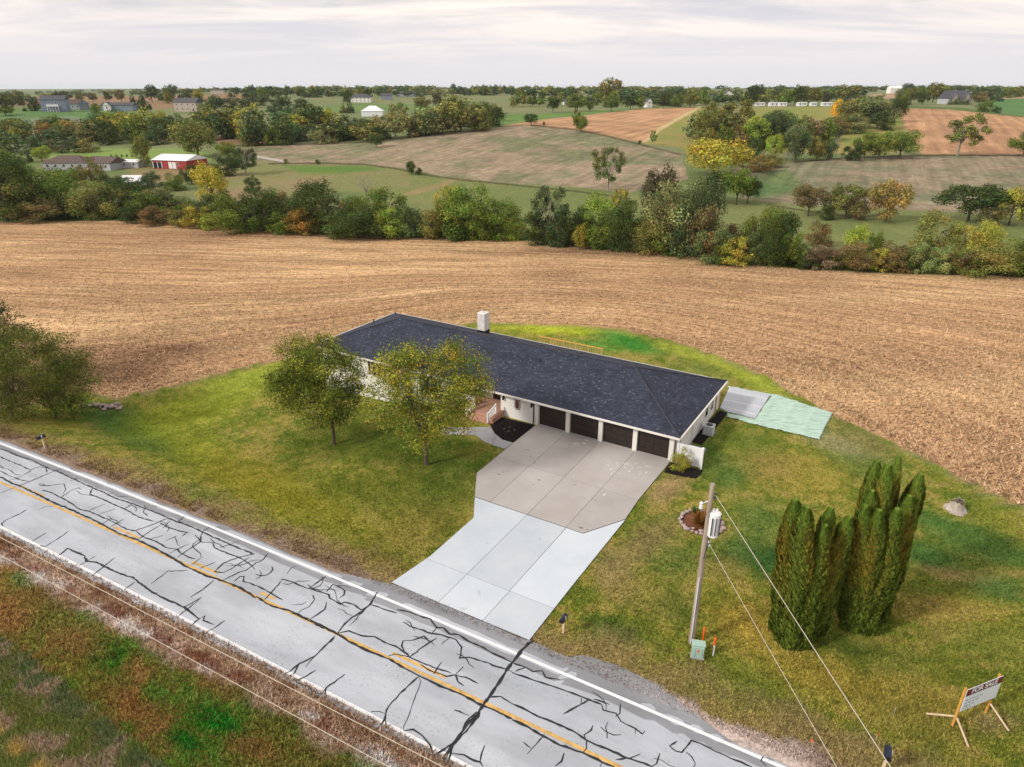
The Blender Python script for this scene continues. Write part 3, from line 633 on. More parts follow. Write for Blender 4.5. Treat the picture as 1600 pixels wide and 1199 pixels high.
blades('verge_grass', x[k], y[k], .26, .07, (.1, 1.2), c[k], 'rough mixed verge grass on the far side of the road from the house', 'grass', (.45, 1.65), (srgb(150,108,66), .10))
# straw on the stubble field
x, y = scatter_px(260000, -20, 1620, 350, 790); z = terrain(x, y); c, st = ground_colour(x, y, z); k = (st > .7) & (y < 200)
straw_c = np.where(rng.uniform(0, 1, k.sum())[:, None] < .33, np.array(srgb(84,58,42)), np.array(srgb(222,190,152)))
blades('corn_stubble', x[k], y[k], .34, .13, (.7, 1.5), c[k]*.45+straw_c*.55, 'cut corn stalks and straw littering the brown field', 'stubble', (.75, 1.25))
# dry weeds along both road edges
s = rng.uniform(-62, 40, 16000); off = -3.9-np.abs(rng.normal(0, .55, 16000)); sl = 0.559+0.00096*s; nn = np.sqrt(1+sl*sl)
x = s+off*sl/nn; y = road_c(s)+off/nn; k = (fbm(x/1.3, y/1.3, 13, 3) > .56) & (y > 12); x, y = x[k], y[k]
cc = np.where(rng.uniform(0, 1, len(x))[:, None] < .5, np.array(srgb(140,92,62)), np.array(srgb(176,142,106)))
blades('dry_verge_weeds', x, y, .36, .06, (.1, .9), cc, 'reddish brown dry weeds along the white line of the road', 'weeds')
s = rng.uniform(-62, 30, 12000); off = 4.2+np.abs(rng.normal(0, .9, 12000)); x = s+off*sl[:12000]/nn[:12000]; y = road_c(s)+off/nn[:12000]
sl = 0.559+0.00096*s; nn = np.sqrt(1+sl*sl); x = s+off*sl/nn; y = road_c(s)+off/nn
ppx, ppy = project(x, y, x*0); k = fbm(x/1.4, y/1.4, 113, 3) > .47
for p in NOGO: k &= poly_sd(ppx, ppy, p) < -6
k &= ~((x > -9.5) & (off < 7.2)); x, y = x[k], y[k]
cc = np.where(rng.uniform(0, 1, len(x))[:, None] < .5, np.array(srgb(128,104,72)), np.array(srgb(150,126,92)))
blades('dry_roadside_grass', x, y, .28, .06, (.1, 1.0), cc, 'tan dead grass along the house side of the road', 'grass')

# ------------------------------------------------------------------ road
def road_sheet(name, o0, o1, z, m, parent, x0=-420, x1=160, attr=None, n=400):
    s = np.linspace(x0, x1, n); sl = 0.559+0.00096*s; nn = np.sqrt(1+sl*sl)
    f0 = o0(s) if callable(o0) else np.full(n, o0); f1_ = o1(s) if callable(o1) else np.full(n, o1)
    cols = np.linspace(0, 1, 25 if attr else 2); V = []
    for t in cols:
        f = f0*(1-t)+f1_*t; V.append(np.stack([s+f*sl/nn, road_c(s)+f/nn, np.full(n, z)], 1))
    V = np.stack(V, 1).reshape(-1, 3); nc = len(cols); i = np.arange(n*nc).reshape(n, nc)
    Fq = np.stack([i[:-1, :-1], i[1:, :-1], i[1:, 1:], i[:-1, 1:]], -1).reshape(-1, 4)
    at = None
    if attr:
        off = (f0[:, None]*(1-cols)+f1_[:, None]*cols).ravel(); at = {'shoulder': ('FLOAT', attr(off))}
    me = np_mesh(name, V, Fq, m, at); return mobj(name, me, parent)
def far_edge(s):
    wob = 0.25*(fbm(s/1.1, s*0+3, 3, 4)-.5)+0.5*(fbm(s/5, s*0+9, 5, 2)-.5)*smooth(-9, -12, s)
    return np.interp(s, [-60, -13, -9.5, .8, 1.3, 3.0, 5.0, 6.5, 8.4, 12], [4.0, 4.0, 4.78, 4.62, 5.2, 5.45, 5.1, 4.55, 3.72, 3.74])+wob
def near_edge(s): return -3.62-0.35*fbm(s/1.2, s*0+5, 41, 4)
road = road_sheet('road', near_edge, far_edge, 0.004, MT['asphalt'], None, attr=lambda o: smooth(2.72, 2.86, o)*.6*(1-smooth(3.5, 3.55, o))+smooth(3.68, 3.76, o)*.9+smooth(-2.5, -2.75, o)*.42, n=1400)
tag(road, 'grey patched two lane country road with tarred cracks', kind='structure')
road_sheet('edge_line', 3.41, 3.60, 0.010, MT['white_paint'], road)
road_sheet('edge_line', -3.48, -3.29, 0.010, MT['white_paint'], road)
road_sheet('centre_line', -0.17, 0.02, 0.010, MT['yellow_paint'], road)
def road_s_at(px, py):
    p = G(px, py); return p[0]
dash0 = [(30,757,68,774),(175,823,215,843),(292,884,333,903),(400,932,422,943),(608,1026,692,1063)]
for a in dash0:
    road_sheet('centre_dash', 0.22, 0.40, 0.010, MT['yellow_paint'], road, road_s_at(a[0], a[1]), road_s_at(a[2], a[3]), n=12)
Z5, Z6, Z7, Z8 = (0, 680), (0, 900), (400, 900), (800, 950)
CR = [(Z5,[(0,85),(60,105),(110,130),(200,155),(260,190),(320,215),(400,245),(480,285),(580,330),(640,355),(720,395),(830,430),(930,470),(1000,495),(1110,545),(1200,575),(1270,610),(1350,645),(1450,690),(1590,745)],.075),
 (Z5,[(0,135),(60,165),(120,185),(185,218),(240,200),(290,205),(290,235)],.06),(Z5,[(0,225),(60,255),(110,275),(175,292)],.06),(Z5,[(120,318),(200,285),(260,258),(330,230),(400,205)],.06),
 (Z5,[(265,345),(320,360),(380,390),(450,430),(490,460),(515,470),(560,478),(620,505),(680,530),(740,560),(790,590),(850,600),(900,640),(960,660),(1000,680),(1040,705),(1110,715),(1130,740),(1180,765),(1220,775)],.065),
 (Z5,[(580,330),(560,370),(640,400),(700,430),(760,455),(820,485),(870,515),(960,540)],.065),(Z5,[(380,390),(440,350),(490,330),(505,340)],.05),(Z5,[(830,430),(775,465)],.05),(Z5,[(1050,520),(980,550),(900,580),(840,600)],.05),
 (Z5,[(1000,550),(1060,580),(1120,600),(1170,610),(1135,635)],.06),(Z5,[(1220,625),(1260,670),(1330,675),(1340,705),(1420,740),(1490,765)],.06),(Z5,[(1310,575),(1265,605),(1250,670),(1180,715),(1110,765)],.06),(Z5,[(1155,505),(1115,540),(1190,575)],.06),
 (Z5,[(1590,745),(1490,765),(1400,800),(1340,855),(1400,860),(1480,815),(1560,765)],.06),(Z5,[(1600,800),(1540,845),(1490,860),(1440,885),(1390,910)],.06),(Z5,[(1465,915),(1500,885),(1525,885),(1520,915),(1560,925),(1600,945)],.06),
 (Z5,[(0,262),(70,300),(150,330),(260,385),(350,430),(450,470),(550,515),(650,565),(750,620),(860,655),(950,700),(1060,760),(1170,825),(1300,885),(1400,915),(1500,955),(1600,1020)],.10),
 (Z5,[(20,570),(10,555),(40,530),(130,490),(170,465)],.05),(Z5,[(430,600),(360,650),(280,700),(250,690)],.05),
 (Z5,[(365,755),(420,710),(480,735),(530,755),(540,790),(600,795),(640,815),(700,845),(760,870),(830,890),(880,930),(940,975),(1000,1010),(1080,1045),(1150,1080),(1200,1115)],.085),
 (Z5,[(490,820),(600,755)],.045),(Z5,[(570,885),(640,830),(720,765)],.05),(Z5,[(945,930),(1050,850),(1130,850),(1175,845)],.05),(Z5,[(1190,1015),(1270,965),(1335,910)],.055),(Z5,[(775,970),(840,920)],.045),(Z5,[(1150,1080),(1260,1015)],.05),(Z5,[(200,665),(290,610)],.04),(Z5,[(0,365),(100,325)],.04),
 (Z5,[(620,495),(720,460)],.035),(Z5,[(560,470),(660,430)],.04),(Z5,[(640,555),(710,515)],.035),(Z5,[(690,575),(775,525)],.035),(Z5,[(870,650),(940,600),(1010,560)],.045),(Z5,[(940,650),(1020,628)],.04),(Z5,[(1030,665),(1110,630)],.035),(Z5,[(1250,835),(1345,795)],.045),(Z5,[(1195,815),(1270,760)],.045),(Z5,[(1060,740),(1180,680)],.045),(Z5,[(240,470),(290,445),(330,450)],.03),
 (Z6,[(1150,190),(1200,235),(1245,270),(1180,325)],.08),(Z6,[(1245,270),(1280,250),(1270,280),(1335,305)],.06),(Z6,[(1265,375),(1405,280)],.045),(Z6,[(1105,262),(1260,135)],.045),
 (Z7,[(0,60),(60,90),(120,125),(165,150)],.06),(Z7,[(160,20),(230,40),(270,60),(330,80),(400,100),(455,118),(460,140),(530,180),(550,165),(610,180),(660,215),(720,180)],.065),(Z7,[(165,25),(110,90),(50,150)],.055),(Z7,[(330,80),(400,30),(440,0)],.06),
 (Z7,[(440,100),(480,55),(515,65),(555,95),(550,120),(520,140)],.055),(Z7,[(760,100),(720,170),(670,220),(600,260),(555,300),(510,360)],.08),(Z7,[(720,180),(800,210),(880,235)],.055),(Z7,[(355,120),(365,150),(330,195),(285,215),(260,235)],.055),(Z7,[(440,165),(430,210),(380,245),(340,270)],.055),
 (Z7,[(510,360),(580,345),(660,375),(740,380),(800,415),(870,440),(930,480),(960,510)],.065),(Z7,[(920,290),(960,315),(1020,335),(1090,360),(1160,370),(1200,385),(1250,400),(1285,445),(1280,500),(1270,515),(1330,510),(1430,540),(1530,575),(1600,600)],.065),
 (Z7,[(960,510),(1020,460),(1080,420),(1130,390)],.055),(Z7,[(930,480),(910,440),(920,405),(970,405),(1050,378),(1080,412)],.055),
 (Z7,[(880,212),(940,222),(1020,250),(1090,270),(1130,325),(1170,325),(1210,365),(1270,370),(1320,405),(1400,440),(1490,490),(1600,540)],.07),(Z7,[(1130,325),(1100,358)],.05),(Z7,[(1160,430),(1210,385)],.05),
 (Z7,[(830,500),(880,490),(960,510),(1040,545),(1130,580),(1220,607)],.055),(Z7,[(1030,555),(1080,590),(1190,630),(1245,620),(1310,635),(1390,675)],.055),(Z7,[(1245,620),(1295,570)],.05),(Z7,[(1245,620),(1260,660),(1300,690)],.055),(Z7,[(1110,615),(1160,540)],.05),
 (Z7,[(1900,410),(1840,470),(1800,545),(1600,540),(1530,650),(1470,740),(1410,825),(1380,870),(1320,930),(1270,1000),(1220,1060),(1170,1160)][3:],.11),(Z8,[(140,205),(100,225),(60,265),(0,345)],.13),
 (Z7,[(1400,850),(1390,880),(1330,950),(1230,1060),(1200,1170)],.08),(Z7,[(1380,850),(1310,920),(1290,970),(1230,1050),(1110,1130)],.06),(Z7,[(1240,840),(1330,875)],.05),(Z7,[(1450,760),(1530,755),(1600,800)],.06),
 (Z7,[(1225,1110),(1300,1120),(1340,1145),(1400,1165),(1420,1195)],.06),(Z7,[(1400,1165),(1410,1110),(1430,1060)],.055),(Z7,[(925,970),(980,960),(1040,1000),(1090,1060),(1110,1125)],.06),(Z7,[(1110,1130),(1170,1085),(1220,1060)],.05),
 (Z7,[(1015,630),(960,680),(900,735),(850,790),(815,840),(805,895),(770,945)],.07),(Z7,[(805,895),(825,965)],.05),(Z7,[(720,850),(770,848),(805,862)],.05),(Z7,[(1015,630),(1030,660),(1000,740),(960,860),(920,970)],.025),
 (Z7,[(495,375),(430,440),(370,500),(270,550),(210,600),(160,625)],.06),(Z7,[(270,550),(240,610),(200,635)],.06),(Z7,[(490,390),(410,460),(350,520),(310,570)],.035),(Z7,[(240,660),(310,630),(375,590)],.05),(Z7,[(250,665),(320,690),(380,735),(410,740),(440,700),(555,615)],.055),(Z7,[(440,700),(435,765)],.05),
 (Z7,[(0,130),(100,190),(200,215),(300,265),(400,315),(500,360),(600,420),(700,470),(830,520),(950,590),(1050,640),(1150,690),(1280,740),(1400,805),(1500,845),(1600,895)],.09),(Z7,[(300,258),(400,303),(500,352)],.05),
 (Z8,[(0,345),(90,375),(130,400),(190,395),(210,435),(300,450)],.065),(Z8,[(20,400),(90,370)],.05),(Z8,[(0,405),(100,440),(190,470),(280,500),(380,535),(480,575),(560,605)],.065),(Z8,[(480,575),(430,605),(320,665)],.055),(Z8,[(430,605),(435,565)],.05),
 (Z8,[(510,570),(610,605)],.05),(Z8,[(560,605),(570,640),(650,660),(680,710),(770,755),(815,790),(830,770)],.06),(Z8,[(770,755),(770,790)],.05),(Z8,[(0,600),(90,640),(190,690),(300,735),(380,770),(460,825),(560,870),(630,900),(720,940),(820,970),(880,996)],.07),
 (Z8,[(460,825),(450,795),(495,765),(505,735)],.055),(Z8,[(465,830),(465,880),(445,905)],.06),(Z8,[(650,950),(740,940),(800,915)],.05),(Z8,[(1030,835),(985,865),(1020,895),(1060,905),(1090,870),(1120,830),(1180,850),(1300,910),(1400,955),(1500,996)],.06),(Z8,[(1570,930),(1555,955),(1590,990)],.06),
 (Z8,[(200,800),(130,875),(95,915)],.04),(Z8,[(70,840),(120,880)],.035),(Z8,[(325,910),(310,960),(270,990)],.06),(Z8,[(0,700),(100,745),(200,805),(300,860),(440,905),(560,965),(640,996)],.09),(Z8,[(550,996),(560,970)],.05)]
rc_ = random.Random(12)
def world_px(s_, o_):
    sl_ = 0.559+0.00096*s_; n_ = math.sqrt(1+sl_*sl_); q_ = project(np.array([s_+o_*sl_/n_]), np.array([road_c(s_)+o_/n_]), np.array([0.])); return float(q_[0][0])*4, float(q_[1][0])*4
for k in range(46):                               # finer branches in the worn far lane
    s_ = rc_.uniform(-46, 8); o_ = rc_.uniform(.6, 3.0); di = rc_.choice([0, 0, math.pi])+rc_.uniform(-.5, .5) if rc_.random() < .55 else rc_.choice([1.2, 1.7, -1.5])+rc_.uniform(-.3, .3); pts = []
    for q_ in range(rc_.randint(4, 9)):
        pts.append(world_px(s_, o_)); s_ += math.cos(di)*.33; o_ += math.sin(di)*.30; di += rc_.uniform(-.7, .7)
        if not .35 < o_ < 3.3: break
    if len(pts) > 2: CR.append(((0, 0), pts, rc_.uniform(.028, .05)))
for ci, (org, pts, wd) in enumerate(CR):
    P = [G(org[0]+a/4, org[1]+b/4) for a, b in pts]
    Q = []
    for i in range(len(P)-1):                       # densify with a little wander
        k = max(1, int(np.linalg.norm(P[i+1]-P[i])/.22))
        for j in range(k): Q.append(P[i]+(P[i+1]-P[i])*j/k+rng.normal(0, .016, 2)*(j > 0))
    Q.append(P[-1]); Q = np.array(Q); d = np.gradient(Q, axis=0); d /= np.linalg.norm(d, axis=1)[:, None]+1e-9
    nrm = np.stack([-d[:, 1], d[:, 0]], 1); hw = wd*.68*rng.uniform(.55, 1.45, len(Q)); hw[0] *= .5; hw[-1] *= .4
    zc = 0.014+0.0006*(ci % 9); n = len(Q)
    V = np.concatenate([np.c_[Q+nrm*hw[:, None], np.full(n, zc)], np.c_[Q-nrm*hw[:, None], np.full(n, zc)]])
    Fq = np.array([(i, i+1, n+i+1, n+i) for i in range(n-1)])
    mobj('crack_sealant', np_mesh('crack_sealant', V, Fq, MT['tar']), road)

# ------------------------------------------------------------------ paving
def clip(poly, p, n):                       # keep the side n points to
    out = []
    for i in range(len(poly)):
        a, b = poly[i], poly[(i+1) % len(poly)]; da = (a-p)@n; db = (b-p)@n
        if da >= 0: out.append(a)
        if (da > 0) != (db > 0) and abs(da-db) > 1e-12: out.append(a+(b-a)*(da/(da-db)))
    return out
def clean(poly):
    out = []
    for p in poly:
        if not out or np.linalg.norm(p-out[-1]) > .02: out.append(p)
    if len(out) > 1 and np.linalg.norm(out[0]-out[-1]) < .02: out.pop()
    return out
def slabs(polypx, cuts_a, cuts_b, m, parent, z0, z1, gap=.014, name='slab'):
    poly = [G(*p) if len(p) == 2 and not isinstance(p, np.ndarray) else p for p in polypx]
    def cells(pl, cuts):
        res = []; rest = pl
        for (a, b) in cuts:
            a, b = G(*a), G(*b); n = np.array([-(b-a)[1], (b-a)[0]]); n /= np.linalg.norm(n)
            q = clean(clip(rest, a-n*gap, -n)); rest = clip(rest, a+n*gap, n)
            if len(q) >= 3: res.append(q)
        q = clean(rest)
        if len(q) >= 3: res.append(q)
        return res
    for strip in cells(poly, cuts_a):
        for c_ in cells(strip, cuts_b):
            MB().prism([tuple(p) for p in c_], z0, z1).build(name, m, parent)
GX0 = 27.2
drive = empty('driveway', (0, 0, 0), label='wide concrete driveway from the road to the four garage doors', kind='structure')
TAN = [(836,666),(790,703),(745,740),(742,777),(825,805),(885,825),(911,834),(977,812),(997,782),(1044,726)]
MB().prism([tuple(from_house(GX0+.1, .95))]+[tuple(G(*p)) for p in TAN]+[tuple(from_house(GX0+12.45, .95))], -.10, .035).build('joint_bed', MT['joint'], drive)
_a, _b = from_house(GX0+.1, .95), from_house(GX0+12.45, .95)
TANW = [np.array(_a)]+[G(*p) for p in TAN]+[np.array(_b)]
slabs(TANW, [((767,784),(880,681)),((825,804),(932,695)),((885,824),(989,710))][::-1], [((997,782),(781,716))], MT['concrete_old'], drive, -.05, .05)
NEW = [(742,778),(740,810),(672,870),(612,911),(700,948),(827,1001),(890,921),(960,834),(977,813),(911,835),(885,826),(825,806)]
MB().prism([tuple(G(*p)) for p in NEW], -.10, .030).build('joint_bed', MT['joint'], drive)
slabs(NEW, [((687,940),(812,817)),((756,969),(879,832))][::-1], [((864,951),(700,887)),((888,912),(707,849))], MT['concrete_new'], drive, -.05, .045)
def mark(px, py, lx, ly, m, z, ang):
    c0 = G(px, py); k = 14; r1 = random.Random(int(px*13+py)); pts = []
    for i in range(k):
        t = 2*math.pi*i/k; rr = r1.uniform(.55, 1.15); a, b_ = lx*rr*math.cos(t), ly*rr*math.sin(t); pts.append((c0[0]+a*math.cos(ang)-b_*math.sin(ang), c0[1]+a*math.sin(ang)+b_*math.cos(ang), z))
    return MB().add(pts, [tuple(range(k))])
stain_m = mat('oil_stain', (.20, .175, .16), .8, .3, 6); scuff_m = mat('pale_scuff', (.66, .66, .67), .85, .15, 6)
for px, py, lx, ly in ((842,751,.16,.1),(833,758,.09,.06),(779,742,.2,.07),(786,739,.12,.06),(908,826,.22,.1),(918,829,.1,.07),(825,704,.2,.05),(930,783,.1,.06),(765,749,.07,.05)): mark(px, py, lx, ly, None, .0525, -.4).build('oil_stain', stain_m, drive)
rs_ = random.Random(4)
for k in range(26): mark(rs_.uniform(950, 1012), rs_.uniform(722, 742), rs_.uniform(.12, .4), rs_.uniform(.025, .06), None, .0525+.0003*k, rs_.choice([.9, 1.2, -.5])+rs_.uniform(-.2, .2)).build('scuff_mark', scuff_m, drive)
for k in range(8): mark(rs_.uniform(898, 920), rs_.uniform(688, 696), rs_.uniform(.1, .35), rs_.uniform(.025, .06), None, .0525+.0003*k, rs_.uniform(-.6, -.2)).build('scuff_mark', scuff_m, drive)
mark(944, 774, .25, .06, None, .0528, 1.0).build('scuff_mark', scuff_m, drive)
walk = empty('front_walk', (0, 0, 0), label='curved concrete walk from the driveway to the brick porch', kind='structure')
WALK = [(690,668),(744,668),(766,668),(773,678),(785,688),(802,692.5),(789,702),(772,696.5),(757,690.5),(743,680),(690,679)]
slabs(WALK, [((730,685),(750,660)),((768,700),(776,670))][::-1], [], MT['conc_grey'], walk, -.05, .04)
patio = empty('patio', (0, 0, 0), label='grey concrete patio slab beside the end wall of the white house', kind='structure')
slabs([(1125,638),(1140,605),(1203,618),(1180,654),(1137,644)], [((1132,624),(1194,634))], [], mat('patio_concrete', (.47,.50,.55), .8, .1, .8), patio, -.05, .05)
for a, b in (((1137,612),(1198,624)),((1131,625),(1189,637)),((1127,636),(1182,649))):
    p, q = G(*a), G(*b); d = (q-p)/np.linalg.norm(q-p); n = np.array([-d[1], d[0]])*.17
    MB().prism([tuple(p+n), tuple(p-n), tuple(q-n*.8), tuple(q+n*.8)], .051, .058).build('pale_band', mat('pale_band', (.58, .6, .62), .7), patio)
def blanket():
    BL = [(1137,602),(1219,616),(1264,631),(1302,641),(1280,686),(1228,675),(1180,664),(1136,652),(1136,646),(1180,656),(1206,617),(1139,605)]
    m, t, b = new_mat('green_netting'); b.inputs['Roughness'].default_value = .8
    co = t.nodes.new('ShaderNodeTexCoord'); mp = t.nodes.new('ShaderNodeMapping'); mp.inputs['Rotation'].default_value = (0, 0, R(-32)); mp.inputs['Scale'].default_value = (.6, 2.4, 1); t.links.new(co.outputs['Object'], mp.inputs[0])
    n = t.nodes.new('ShaderNodeTexNoise'); n.inputs['Scale'].default_value = 1.4; n.inputs['Detail'].default_value = 7; n.inputs['Roughness'].default_value = .7; t.links.new(mp.outputs[0], n.inputs['Vector'])
    r = t.nodes.new('ShaderNodeValToRGB'); e = r.color_ramp.elements; e[0].position = .3; e[0].color = (.26, .38, .30, 1); e[1].position = .55; e[1].color = (.47, .64, .54, 1)
    t.links.new(n.outputs['Fac'], r.inputs[0]); t.links.new(r.outputs[0], b.inputs['Base Color'])
    # finely divided, rumpled sheet
    P = [G(*p) for p in BL]; P = np.array(P); lo, hi = P.min(0), P.max(0); st = .12
    gx, gy = np.meshgrid(np.arange(lo[0], hi[0]+st, st), np.arange(lo[1], hi[1]+st, st), indexing='ij')
    z = terrain(gx, gy)+.05+.07*fbm(gx*1.4, gy*1.4, 5, 4)+.05*(np.sin(to_house(gx, gy)[0]*3.3)*.5+.5)**6
    cxx = gx[:-1, :-1]+st/2; cyy = gy[:-1, :-1]+st/2
    ppx, ppy = project(cxx.ravel(), cyy.ravel(), cxx.ravel()*0); ins = poly_sd(ppx+3*(fbm(cxx.ravel(), cyy.ravel(), 3)-.5), ppy, BL) > 0
    i = np.arange(gx.size).reshape(gx.shape); Fq = np.stack([i[:-1, :-1], i[1:, :-1], i[1:, 1:], i[:-1, 1:]], -1).reshape(-1, 4)[ins]
    u_, inv = np.unique(Fq, return_inverse=True); V = np.stack([gx.ravel(), gy.ravel(), z.ravel()], 1)[u_]
    o = mobj('erosion_blanket', np_mesh('erosion_blanket', V, inv.reshape(-1, 4), m, None, True))
    sdm = o.modifiers.new('thick', 'SOLIDIFY'); sdm.thickness = .015
    tag(o, 'pale green erosion netting spread on the grass round the patio slab', 'netting')
blanket()
def mulch_bed(polypx, label):
    P = [G(*p) for p in polypx]; MB().prism([tuple(p) for p in P], -.08, .03)
    P = np.array(P); lo, hi = P.min(0)-.1, P.max(0)+.1; st = .08
    gx, gy = np.meshgrid(np.arange(lo[0], hi[0]+st, st), np.arange(lo[1], hi[1]+st, st), indexing='ij')
    z = .02+.06*rng.uniform(0, 1, gx.shape)
    gpx, gpy = project(gx.ravel(), gy.ravel(), gx.ravel()*0); sd0 = poly_sd(gpx, gpy, polypx).reshape(gx.shape); z = np.where(sd0 < .5, -.04, z)
    cc_ = sd0[:-1, :-1].ravel() > -1.2
    i = np.arange(gx.size).reshape(gx.shape); Fq = np.stack([i[:-1, :-1], i[1:, :-1], i[1:, 1:], i[:-1, 1:]], -1).reshape(-1, 4)[cc_]
    u_, inv = np.unique(Fq, return_inverse=True)
    o = mobj('mulch_bed', np_mesh('mulch_bed', np.stack([gx.ravel(), gy.ravel(), z.ravel()], 1)[u_], inv.reshape(-1, 4), MT['mulch'])); tag(o, label, 'mulch', kind='stuff'); return o
mulch_bed([(765,661),(777,650),(834,664),(832,668),(802,691.5),(785,687),(773,677.5)], 'black mulch bed under the oval window')
mulch_bed([(1080,690),(1097,695.5),(1114,675),(1126,660),(1137,645),(1124,641),(1100,666)], 'black mulch bed around the air conditioner')
mulch_bed([(1037,738),(1048,722),(1098,735),(1096,740),(1088,748),(1067,745)], 'black mulch bed in front of the white fence panel')

# ------------------------------------------------------------------ the white ranch house
house = empty('ranch_house', (HX, HY, 0), HA, 'long white ranch house with dark hip roof and four brown garage doors', 'house')
EZ, RZ = 2.6, 4.93
FY, BY, LX, RX = .65, HD-.65, .65, HL-.32                 # wall faces
GX = [27.2+3.13*i for i in range(5)]                      # garage pier centres
WH = MT['white_wall']
MB().box(GX[0]+.05, RX-.02, FY+.14, FY+.3, 2.2, EZ-.14).build('garage_header', WH, house)
MB().box(RX-.2, RX, FY+.3, BY, -.3, EZ-.12).build('end_wall', WH, house)
MB().box(LX, RX, BY-.2, BY+.001, -2.6, EZ-.12).build('back_wall', WH, house)
MB().box(LX, LX+.2, FY+.21, BY-.21, -2.8, EZ-.12).build('end_wall', WH, house)
MB().box(23.4, 27.0, FY, FY+.2, -.4, EZ-.12).build('front_wall', WH, house)
MB().box(.65, 11.9, FY, FY+.2, -2.8, EZ-.12).build('front_wall', WH, house)
MB().box(12.9, 17.4, FY, FY+.2, -2.8, EZ-.12).build('front_wall', WH, house)
MB().box(17.4, 23.4, 2.6, 2.8, -1.5, EZ-.12).build('porch_wall', WH, house)
MB().box(11.9, 12.9, 1.9, 2.1, -2.8, EZ-.12).build('recess_wall', MT['siding_tan'], house)
MB().box(17.2, 17.4, FY+.2, 2.6, -1.5, EZ-.12).build('porch_side_wall', WH, house)
MB().box(23.4, 23.6, FY+.2, 2.6, -1.5, EZ-.12).build('porch_side_wall', WH, house)
MB().box(11.7, 11.9, FY+.2, 1.9, -2.8, EZ-.12).build('recess_side_wall', WH, house)
MB().box(12.9, 13.1, FY+.2, 1.9, -2.8, EZ-.12).build('recess_side_wall', WH, house)
for gx in GX:
    MB().box(gx-.19, gx+.19, FY-.02, FY+.34, -.1, 2.46).build('garage_pier', MT['white_trim'], house, bevel=.01)
panel_me = MB().box(-.33, .33, -.02, .02, -.21, .21).mesh('door_panel', MT['door_brown'])
for i in range(4):
    x0, x1 = GX[i]+.19, GX[i+1]-.19; xc = (x0+x1)/2
    d = MB().box(x0, x1, FY+.24, FY+.29, .03, 2.2).build('garage_door', MT['door_brown'], house)
    for r_ in range(4):
        for c_ in range(4):
            o = mobj('door_panel', panel_me, d, (x0+(c_+.5)*(x1-x0)/4, FY+.232, .03+(r_+.5)*2.17/4))
    MB().box(x0, x1, FY+.20, FY+.25, -.02, .06).build('bottom_seal', MT['black'], d)
# roof: four slopes with their own courses
def slope(name, pts, along, up):
    me = bpy.data.meshes.new(name); me.from_pydata([tuple(p) for p in pts], [], [tuple(range(len(pts)))]); me.materials.append(MT['shingles'])
    uvl = me.uv_layers.new(name='slope'); o_ = Vector(pts[0]); a = Vector(along).normalized(); u = Vector(up).normalized()
    for lp in me.loops:
        p = Vector(pts[lp.vertex_index])-o_; uvl.data[lp.index].uv = (p.dot(a), p.dot(u))
    return mobj(name, me, roof)
roof = MB().add([(.06,.06,EZ-.03),(HL-.06,.06,EZ-.03),(HL-.06,HD-.06,EZ-.03),(.06,HD-.06,EZ-.03),(6.7,HD/2,RZ-.06),(HL-6.7,HD/2,RZ-.06)],
     [(3,2,1,0),(0,1,5,4),(1,2,5),(2,3,4,5),(3,0,4)]).build('roof', MT['white_trim'], house)
A0,B0,C0,D0,E0,F0 = (0,0,EZ),(HL,0,EZ),(HL,HD,EZ),(0,HD,EZ),(6.7,HD/2,RZ),(HL-6.7,HD/2,RZ)
rise = RZ-EZ
slope('roof_slope', (A0,B0,F0,E0), (1,0,0), (0,HD/2,rise)); slope('roof_slope', (B0,C0,F0), (0,1,0), (-6.7,0,rise))
slope('roof_slope', (C0,D0,E0,F0), (-1,0,0), (0,-HD/2,rise)); slope('roof_slope', (D0,A0,E0), (0,-1,0), (6.7,0,rise))
capm = mat('ridge_cap', (.05, .052, .066), .85, .35, 5)
for a, b in ((E0,F0),(A0,E0),(D0,E0),(B0,F0),(C0,F0)):
    a, b = Vector(a)+Vector((0,0,.02)), Vector(b)+Vector((0,0,.02)); MB().tube([a, b], .075, 6).build('ridge_cap', capm, roof)
gm = MT['white_trim']
MB().box(-.06,HL+.06,-.12,-.003,EZ-.16,EZ-.01).build('gutter', gm, roof); MB().box(-.06,HL+.06,HD+.003,HD+.12,EZ-.16,EZ-.01).build('gutter', gm, roof)
MB().box(HL+.003,HL+.12,-.003,HD+.003,EZ-.16,EZ-.01).build('gutter', gm, roof); MB().box(-.12,-.003,-.003,HD+.003,EZ-.16,EZ-.01).build('gutter', gm, roof)
def roof_z(X, Y):
    return EZ+rise/(HD/2)*min(Y, HD-Y, X*HD/2/6.7, (HL-X)*HD/2/6.7)
def on_roof(px, py):
    z = 4.0
    for _ in range(12):
        x, y = G(px, py, z); X, Y = to_house(x, y); z = roof_z(X, Y)
    return X, Y, z
for px, py in ((711,514),(796,531),(843,541),(905,553)):
    X, Y, z = on_roof(px, py); Y = max(Y, HD/2+.35); z = roof_z(X, Y)
    MB().add([(X-.25,Y-.25,z-.05),(X+.25,Y-.25,z-.05),(X+.25,Y+.25,z-.2),(X-.25,Y+.25,z-.2),(X-.2,Y-.2,z+.22),(X+.2,Y-.2,z+.22),(X+.2,Y+.2,z+.12),(X-.2,Y+.2,z+.12)],
        [(3,2,1,0),(4,5,6,7),(0,1,5,4),(1,2,6,5),(2,3,7,6),(3,0,4,7)]).build('roof_vent', MT['dark_metal'], roof)
for px, py in ((843,564),(584,504),(660,560)):
    X, Y, z = on_roof(px, py); pp = MB().tube([(X,Y,z-.1),(X,Y,z+.38)], .06, 8).build('vent_pipe', MT['dark_metal'], roof); MB().lathe([(.17,z-.05),(.10,z+.10)], 10, (X, Y)).build('flashing', MT['black'], pp)
X, Y = 14.9, 10.6; CT = 5.75
